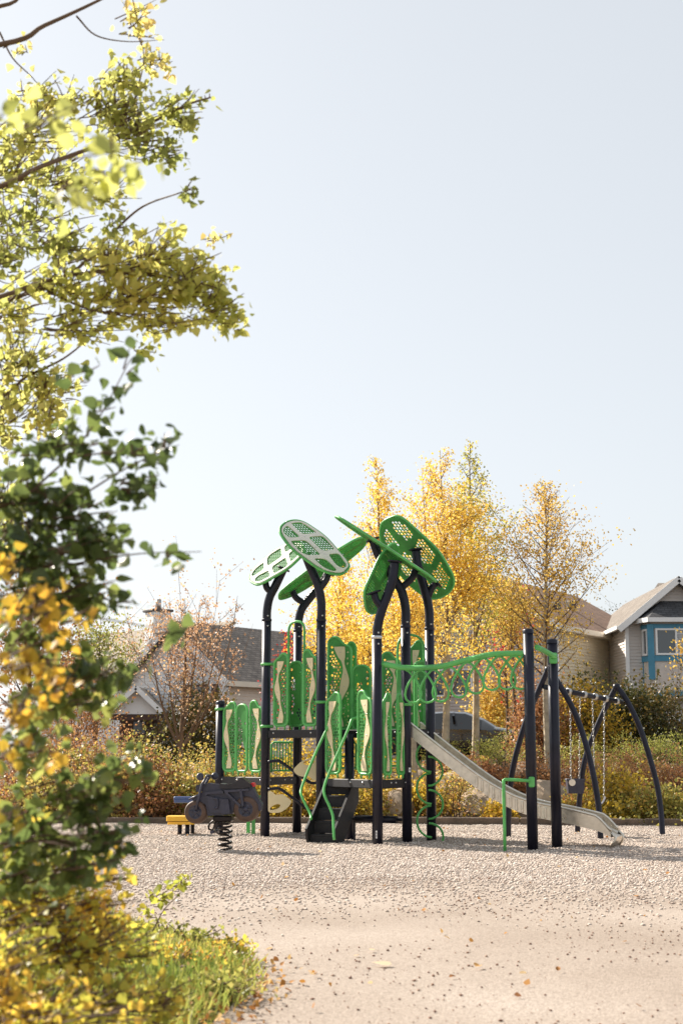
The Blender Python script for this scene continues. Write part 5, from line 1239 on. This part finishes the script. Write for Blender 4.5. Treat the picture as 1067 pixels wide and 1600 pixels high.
near_plant('poplar_tree', 'tall poplar with yellow green leaves reaching in from the upper left', 'tree', (-3.0, 7.9, .06),
 ([(-3.0, 7.9, 0), (-2.95, 7.9, 1.6), (-3.0, 7.85, 3.2), (-2.9, 7.8, 5.6)], .12),
 [(225, 30, 40, 40, YA, 60, SA * .8, .5, 1), (255, 85, 22, 30, YA, 45, SA * .8, .6, 1), (205, 110, 35, 35, YA, 110, SA * .75, .15, .7), (190, 165, 45, 45, YA, 190, SA * .75, .1, .7), (225, 200, 50, 45, YA, 170, SA * .75, .05, .6), (285, 165, 32, 26, YA, 90, SA * .75, .1, .7), (300, 185, 18, 18, YA, 30, SA * .7, .2, .8), (265, 235, 28, 22, YA, 50, SA * .75, 0, .4), (328, 155, 8, 8, YA, 6, SA * .75, .1, .4),
  (45, 75, 30, 30, YA, 18, SA * .7, .5, 1), (60, 140, 45, 25, YA, 60, SA * .75, .3, .9), (110, 150, 35, 30, YA, 80, SA * .75, .2, .8), (60, 200, 70, 45, YA, 160, SA * .8, .1, .8), (20, 260, 50, 60, YA, 150, SA * .8, .1, .7), (100, 270, 70, 40, YA + .5, 190, SA * .8, .1, .7), (60, 340, 80, 45, YA + .4, 200, SA * .8, 0, .5), (110, 375, 50, 35, YA, 120, SA * .8, .1, .6), (20, 400, 45, 50, YA, 110, SA * .8, 0, .5), (180, 300, 50, 25, YA, 60, SA * .8, .1, .7), (300, 292, 16, 18, YA - .5, 16, SA * .8, 0, .25), (190, 350, 25, 20, YA, 26, SA * .8, 0, .4),
  (340, 368, 16, 14, YA, 26, SA * .6, .5, 1), (30, 470, 50, 45, YA, 130, SA * .8, .2, .9), (50, 560, 55, 50, YA, 190, SA * .8, .1, .9), (20, 640, 40, 60, YA, 150, SA * .8, .1, .8), (80, 640, 35, 40, YA, 110, SA * .8, .4, 1), (100, 600, 40, 35, YA, 80, SA * .75, .2, .9), (20, 800, 40, 90, YA, 130, SA * .8, .1, .8)],
 [([(-300, 110, 7.8), (0, 70, YA), (70, 40, YA), (150, 3, YA), (230, -40, YA)], .020), ([(-200, 20, 7.8), (0, 10, 7.7), (40, -20, 7.7)], .02), ([(-350, 360, 7.8), (-30, 300, YA), (60, 262, YA), (160, 225, YA), (230, 195, YA), (290, 165, YA), (330, 152, YA)], .018),
  ([(-350, 560, 7.8), (-20, 480, YA), (60, 448, YA), (115, 425, YA), (180, 360, YA), (225, 322, YA), (285, 300, YA - .3)], .015), ([(0, 50, YA), (20, 90, YA), (50, 120, YA), (75, 150, YA)], .006), ([(120, 25, YA), (150, 55, YA), (200, 65, YA), (255, 62, YA)], .006), ([(-300, 720, 7.8), (-20, 630, YA), (40, 590, YA), (100, 560, YA), (150, 520, YA)], .013), ([(200, 190, YA), (215, 140, YA), (225, 90, YA), (215, 40, YA)], .007)],
 P['poplar'], M['twig'], 31, None, 300)
near_plant('poplar_sapling', 'golden poplar bough hanging over the upper left below the yellow green crown', 'tree', (-2.7, 7.0, .06),
 ([(-2.7, 7.0, 0), (-2.75, 7.05, 1.5), (-2.7, 7.1, 2.9), (-2.6, 7.1, 3.9)], .06),
 [(120, 440, 60, 40, 7.2, 150, .046, .1, .8), (200, 400, 55, 40, 7.2, 170, .046, .3, 1), (260, 400, 50, 40, 7.2, 170, .046, .2, .9), (300, 440, 50, 40, 7.2, 170, .046, .1, .8), (230, 460, 70, 35, 7.2, 200, .046, .2, 1), (345, 470, 35, 40, 7.2, 120, .046, 0, .7), (370, 500, 14, 22, 7.2, 26, .044, 0, .6), (285, 500, 60, 20, 7.2, 80, .046, .1, .8), (150, 500, 70, 28, 7.2, 130, .044, .1, .8), (225, 540, 25, 10, 7.2, 22, .042, 0, .4), (320, 400, 20, 20, 7.2, 26, .044, .3, .9)],
 [([(-330, 560, 7.1), (-20, 470, 7.2), (70, 440, 7.2), (150, 425, 7.2), (230, 430, 7.2), (300, 440, 7.2), (340, 450, 7.2)], .015), ([(60, 445, 7.2), (130, 480, 7.2), (200, 490, 7.2), (290, 490, 7.2)], .008)],
 P['gold'], M['twig'], 32, None, 160)
near_plant('poplar_sapling', 'blurred bright leaf spray nearest the lens in the upper left', 'tree', (-1.6, 3.2, .06),
 ([(-1.6, 3.2, 0), (-1.55, 3.2, 1.2), (-1.4, 3.2, 2.2), (-1.2, 3.2, 2.75)], .03),
 [(90, 200, 60, 40, 3.6, 10, .05, .2, .6), (190, 250, 60, 45, 3.6, 22, .052, .2, .65), (130, 290, 50, 30, 3.6, 12, .05, .2, .6), (20, 180, 40, 30, 3.6, 9, .05, .1, .5)],
 [([(-300, 330, 3.6), (-40, 300, 3.6), (80, 255, 3.6), (200, 235, 3.6)], .006)], P['poplar'], M['twig'], 33, None, 120, .8)
YB = 4.9; SB = .050
near_plant('dark_sapling', 'dark green broad leaved sapling filling the left edge below the poplar', 'tree', (-1.75, 5.0, .06),
 ([(-1.75, 5.0, 0), (-1.7, 5.0, 1.0), (-1.75, 4.95, 2.0), (-1.6, 4.9, 3.0)], .05),
 [(205, 580, 30, 35, YB, 10, SB, 0, .4), (130, 570, 25, 40, YB, 8, SB, 0, .4), (160, 640, 35, 25, YB, 10, SB, 0, .4), (110, 690, 55, 40, YB, 46, SB, 0, .6), (220, 705, 55, 22, YB, 26, SB, 0, .5), (265, 700, 22, 28, YB, 10, SB, 0, .4), (215, 750, 45, 28, YB, 24, SB, 0, .4), (50, 760, 70, 50, YB, 80, SB, 0, .6), (120, 790, 70, 40, YB, 70, SB, 0, .5), (70, 850, 90, 45, YB, 110, SB, 0, .6), (160, 840, 50, 40, YB, 55, SB, 0, .6), (280, 868, 24, 16, YB, 7, SB, .1, .5), (140, 920, 60, 35, YB, 60, SB, .1, .8), (60, 930, 80, 40, YB, 80, SB, .1, .9), (210, 940, 40, 8, YB, 5, SB, 0, .4), (255, 985, 35, 14, YB, 7, SB, .1, .5), (90, 1000, 70, 40, YB, 60, SB, .2, .9), (160, 1050, 60, 30, YB, 60, SB, .1, .8), (100, 1090, 70, 35, YB, 60, SB, .2, .9), (50, 1160, 70, 40, YB, 50, SB, .3, 1), (190, 1205, 60, 28, YB, 42, SB, .2, .8), (130, 1235, 70, 35, YB, 65, SB, .2, .9), (70, 1290, 90, 45, YB, 90, SB, .2, .9), (180, 1290, 60, 30, YB, 42, SB, 0, .5), (215, 1330, 25, 20, YB, 10, SB, 0, .5), (40, 1370, 80, 40, YB, 60, SB, .2, .9), (120, 1350, 60, 30, YB, 40, SB, .1, .7)],
 [([(-400, 900, 5), (-20, 800, YB), (80, 740, YB), (150, 660, YB), (205, 560, YB)], .007), ([(-20, 840, YB), (100, 790, YB), (200, 730, YB), (280, 695, YB)], .006), ([(-300, 1000, 5), (0, 900, YB), (120, 880, YB), (220, 865, YB), (315, 862, YB)], .006), ([(60, 930, YB), (150, 935, YB), (220, 945, YB)], .004), ([(-350, 1250, 5), (-20, 1150, YB), (80, 1090, YB), (190, 1040, YB)], .006), ([(-300, 1450, 5), (0, 1330, YB), (120, 1260, YB), (240, 1200, YB)], .006), ([(150, 965, YB), (210, 975, YB), (290, 990, YB)], .003)],
 P['dark'], M['twig'], 34, None, 300, .25, 1.5, 1.3)
near_plant('yellow_sapling', 'blurred golden yellow leaves close to the lens at the left edge', 'tree', (-1.45, 4.3, .06),
 ([(-1.45, 4.3, 0), (-1.4, 4.25, .6), (-1.3, 4.2, 1.2), (-1.2, 4.2, 1.7)], .025),
 [(20, 880, 30, 40, 4.2, 10, .036, .4, 1), (60, 950, 55, 45, 4.2, 26, .036, .4, 1), (110, 960, 40, 30, 4.3, 12, .034, .4, 1), (40, 1030, 60, 45, 4.2, 32, .036, .3, 1), (90, 1060, 40, 50, 4.3, 16, .034, .3, 1), (30, 1110, 40, 50, 4.2, 14, .036, .3, 1), (15, 1180, 30, 40, 4.2, 7, .036, .2, .9), (70, 1165, 40, 20, 4.2, 5, .034, .3, 1), (15, 1270, 30, 40, 4.2, 7, .036, .0, .6)],
 [([(-200, 1150, 4.2), (-20, 1050, 4.2), (40, 980, 4.2), (70, 920, 4.2)], .005), ([(-100, 1200, 4.2), (0, 1150, 4.2), (50, 1070, 4.2)], .004)], P['nearyellow'], M['twig'], 35, None, 300, .6, 1.9, 1.3)
near_plant('low_shrub', 'low yellow green thicket at the bottom left corner', 'shrub', (-1.3, 5.6, .06),
 ([(-1.3, 5.6, 0), (-1.3, 5.6, .25), (-1.25, 5.6, .45)], .015),
 [(60, 1420, 90, 40, 5.6, 190, .032, 0, .8), (140, 1410, 60, 35, 5.8, 120, .032, .2, 1), (40, 1490, 80, 50, 5.2, 220, .032, .1, .9), (140, 1480, 70, 45, 5.6, 220, .032, .1, .8), (215, 1480, 45, 30, 6.2, 120, .030, 0, .6), (60, 1570, 90, 45, 5.0, 240, .032, .2, 1), (170, 1555, 70, 45, 5.4, 230, .032, .1, .9), (250, 1560, 50, 40, 5.8, 150, .030, .1, .8), (20, 1530, 50, 60, 4.6, 120, .034, .5, 1), (110, 1590, 90, 30, 4.8, 160, .032, .3, 1), (170, 1440, 50, 40, 5.8, 110, .03, .3, 1), (60, 1370, 90, 40, 5.6, 170, .034, .1, .9), (150, 1350, 60, 40, 5.8, 110, .034, .2, 1), (40, 1310, 70, 40, 5.6, 90, .034, .1, .8)],
 [([(-40, 1640, 5.5), (40, 1520, 5.5), (80, 1440, 5.6)], .005), ([(60, 1640, 5.6), (150, 1530, 5.6), (180, 1440, 5.8)], .005)], P['low'], M['twig'], 36, None, 300, .2)
near_plant('weed_sprout', 'single leafy sprout standing at the lawn edge by the path', 'plant', (gx(235, 9.2), 9.2, .04),
 ([(gx(235, 9.2), 9.2, 0), (gx(238, 9.2), 9.2, .12), (gx(255, 9.2), 9.2, .26), (gx(280, 9.2), 9.2, .36)], .006),
 [(255, 1395, 18, 14, 9.2, 22, .045, .1, .5), (285, 1378, 18, 10, 9.2, 20, .045, .1, .5), (240, 1425, 14, 14, 9.2, 12, .045, .1, .6), (225, 1450, 20, 10, 9.2, 14, .04, .1, .7)], [], P['low'], M['twig'], 37, None, 60, .1)
for i, (px, Y, w, h) in enumerate([(300, 9.0, .5, .16), (345, 8.9, .4, .12), (262, 9.6, .45, .16), (330, 7.6, .5, .12), (250, 8.2, .7, .2)]):
    shrub(px, Y, w, h, ('lime', 'low', 'lime', 'lime', 'low')[i], 400 + i, ['low leafy ground plant at the tip of the lawn corner', 'small reddish ground plant at the path side of the lawn corner', 'leafy ground plant behind the sprout', 'low ground plant nearest the path at the bottom of the lawn', 'broad ground plant in the middle of the lawn corner'][i], 420, .028, 'ground_plant', z0=.03, shift=.05 * i)
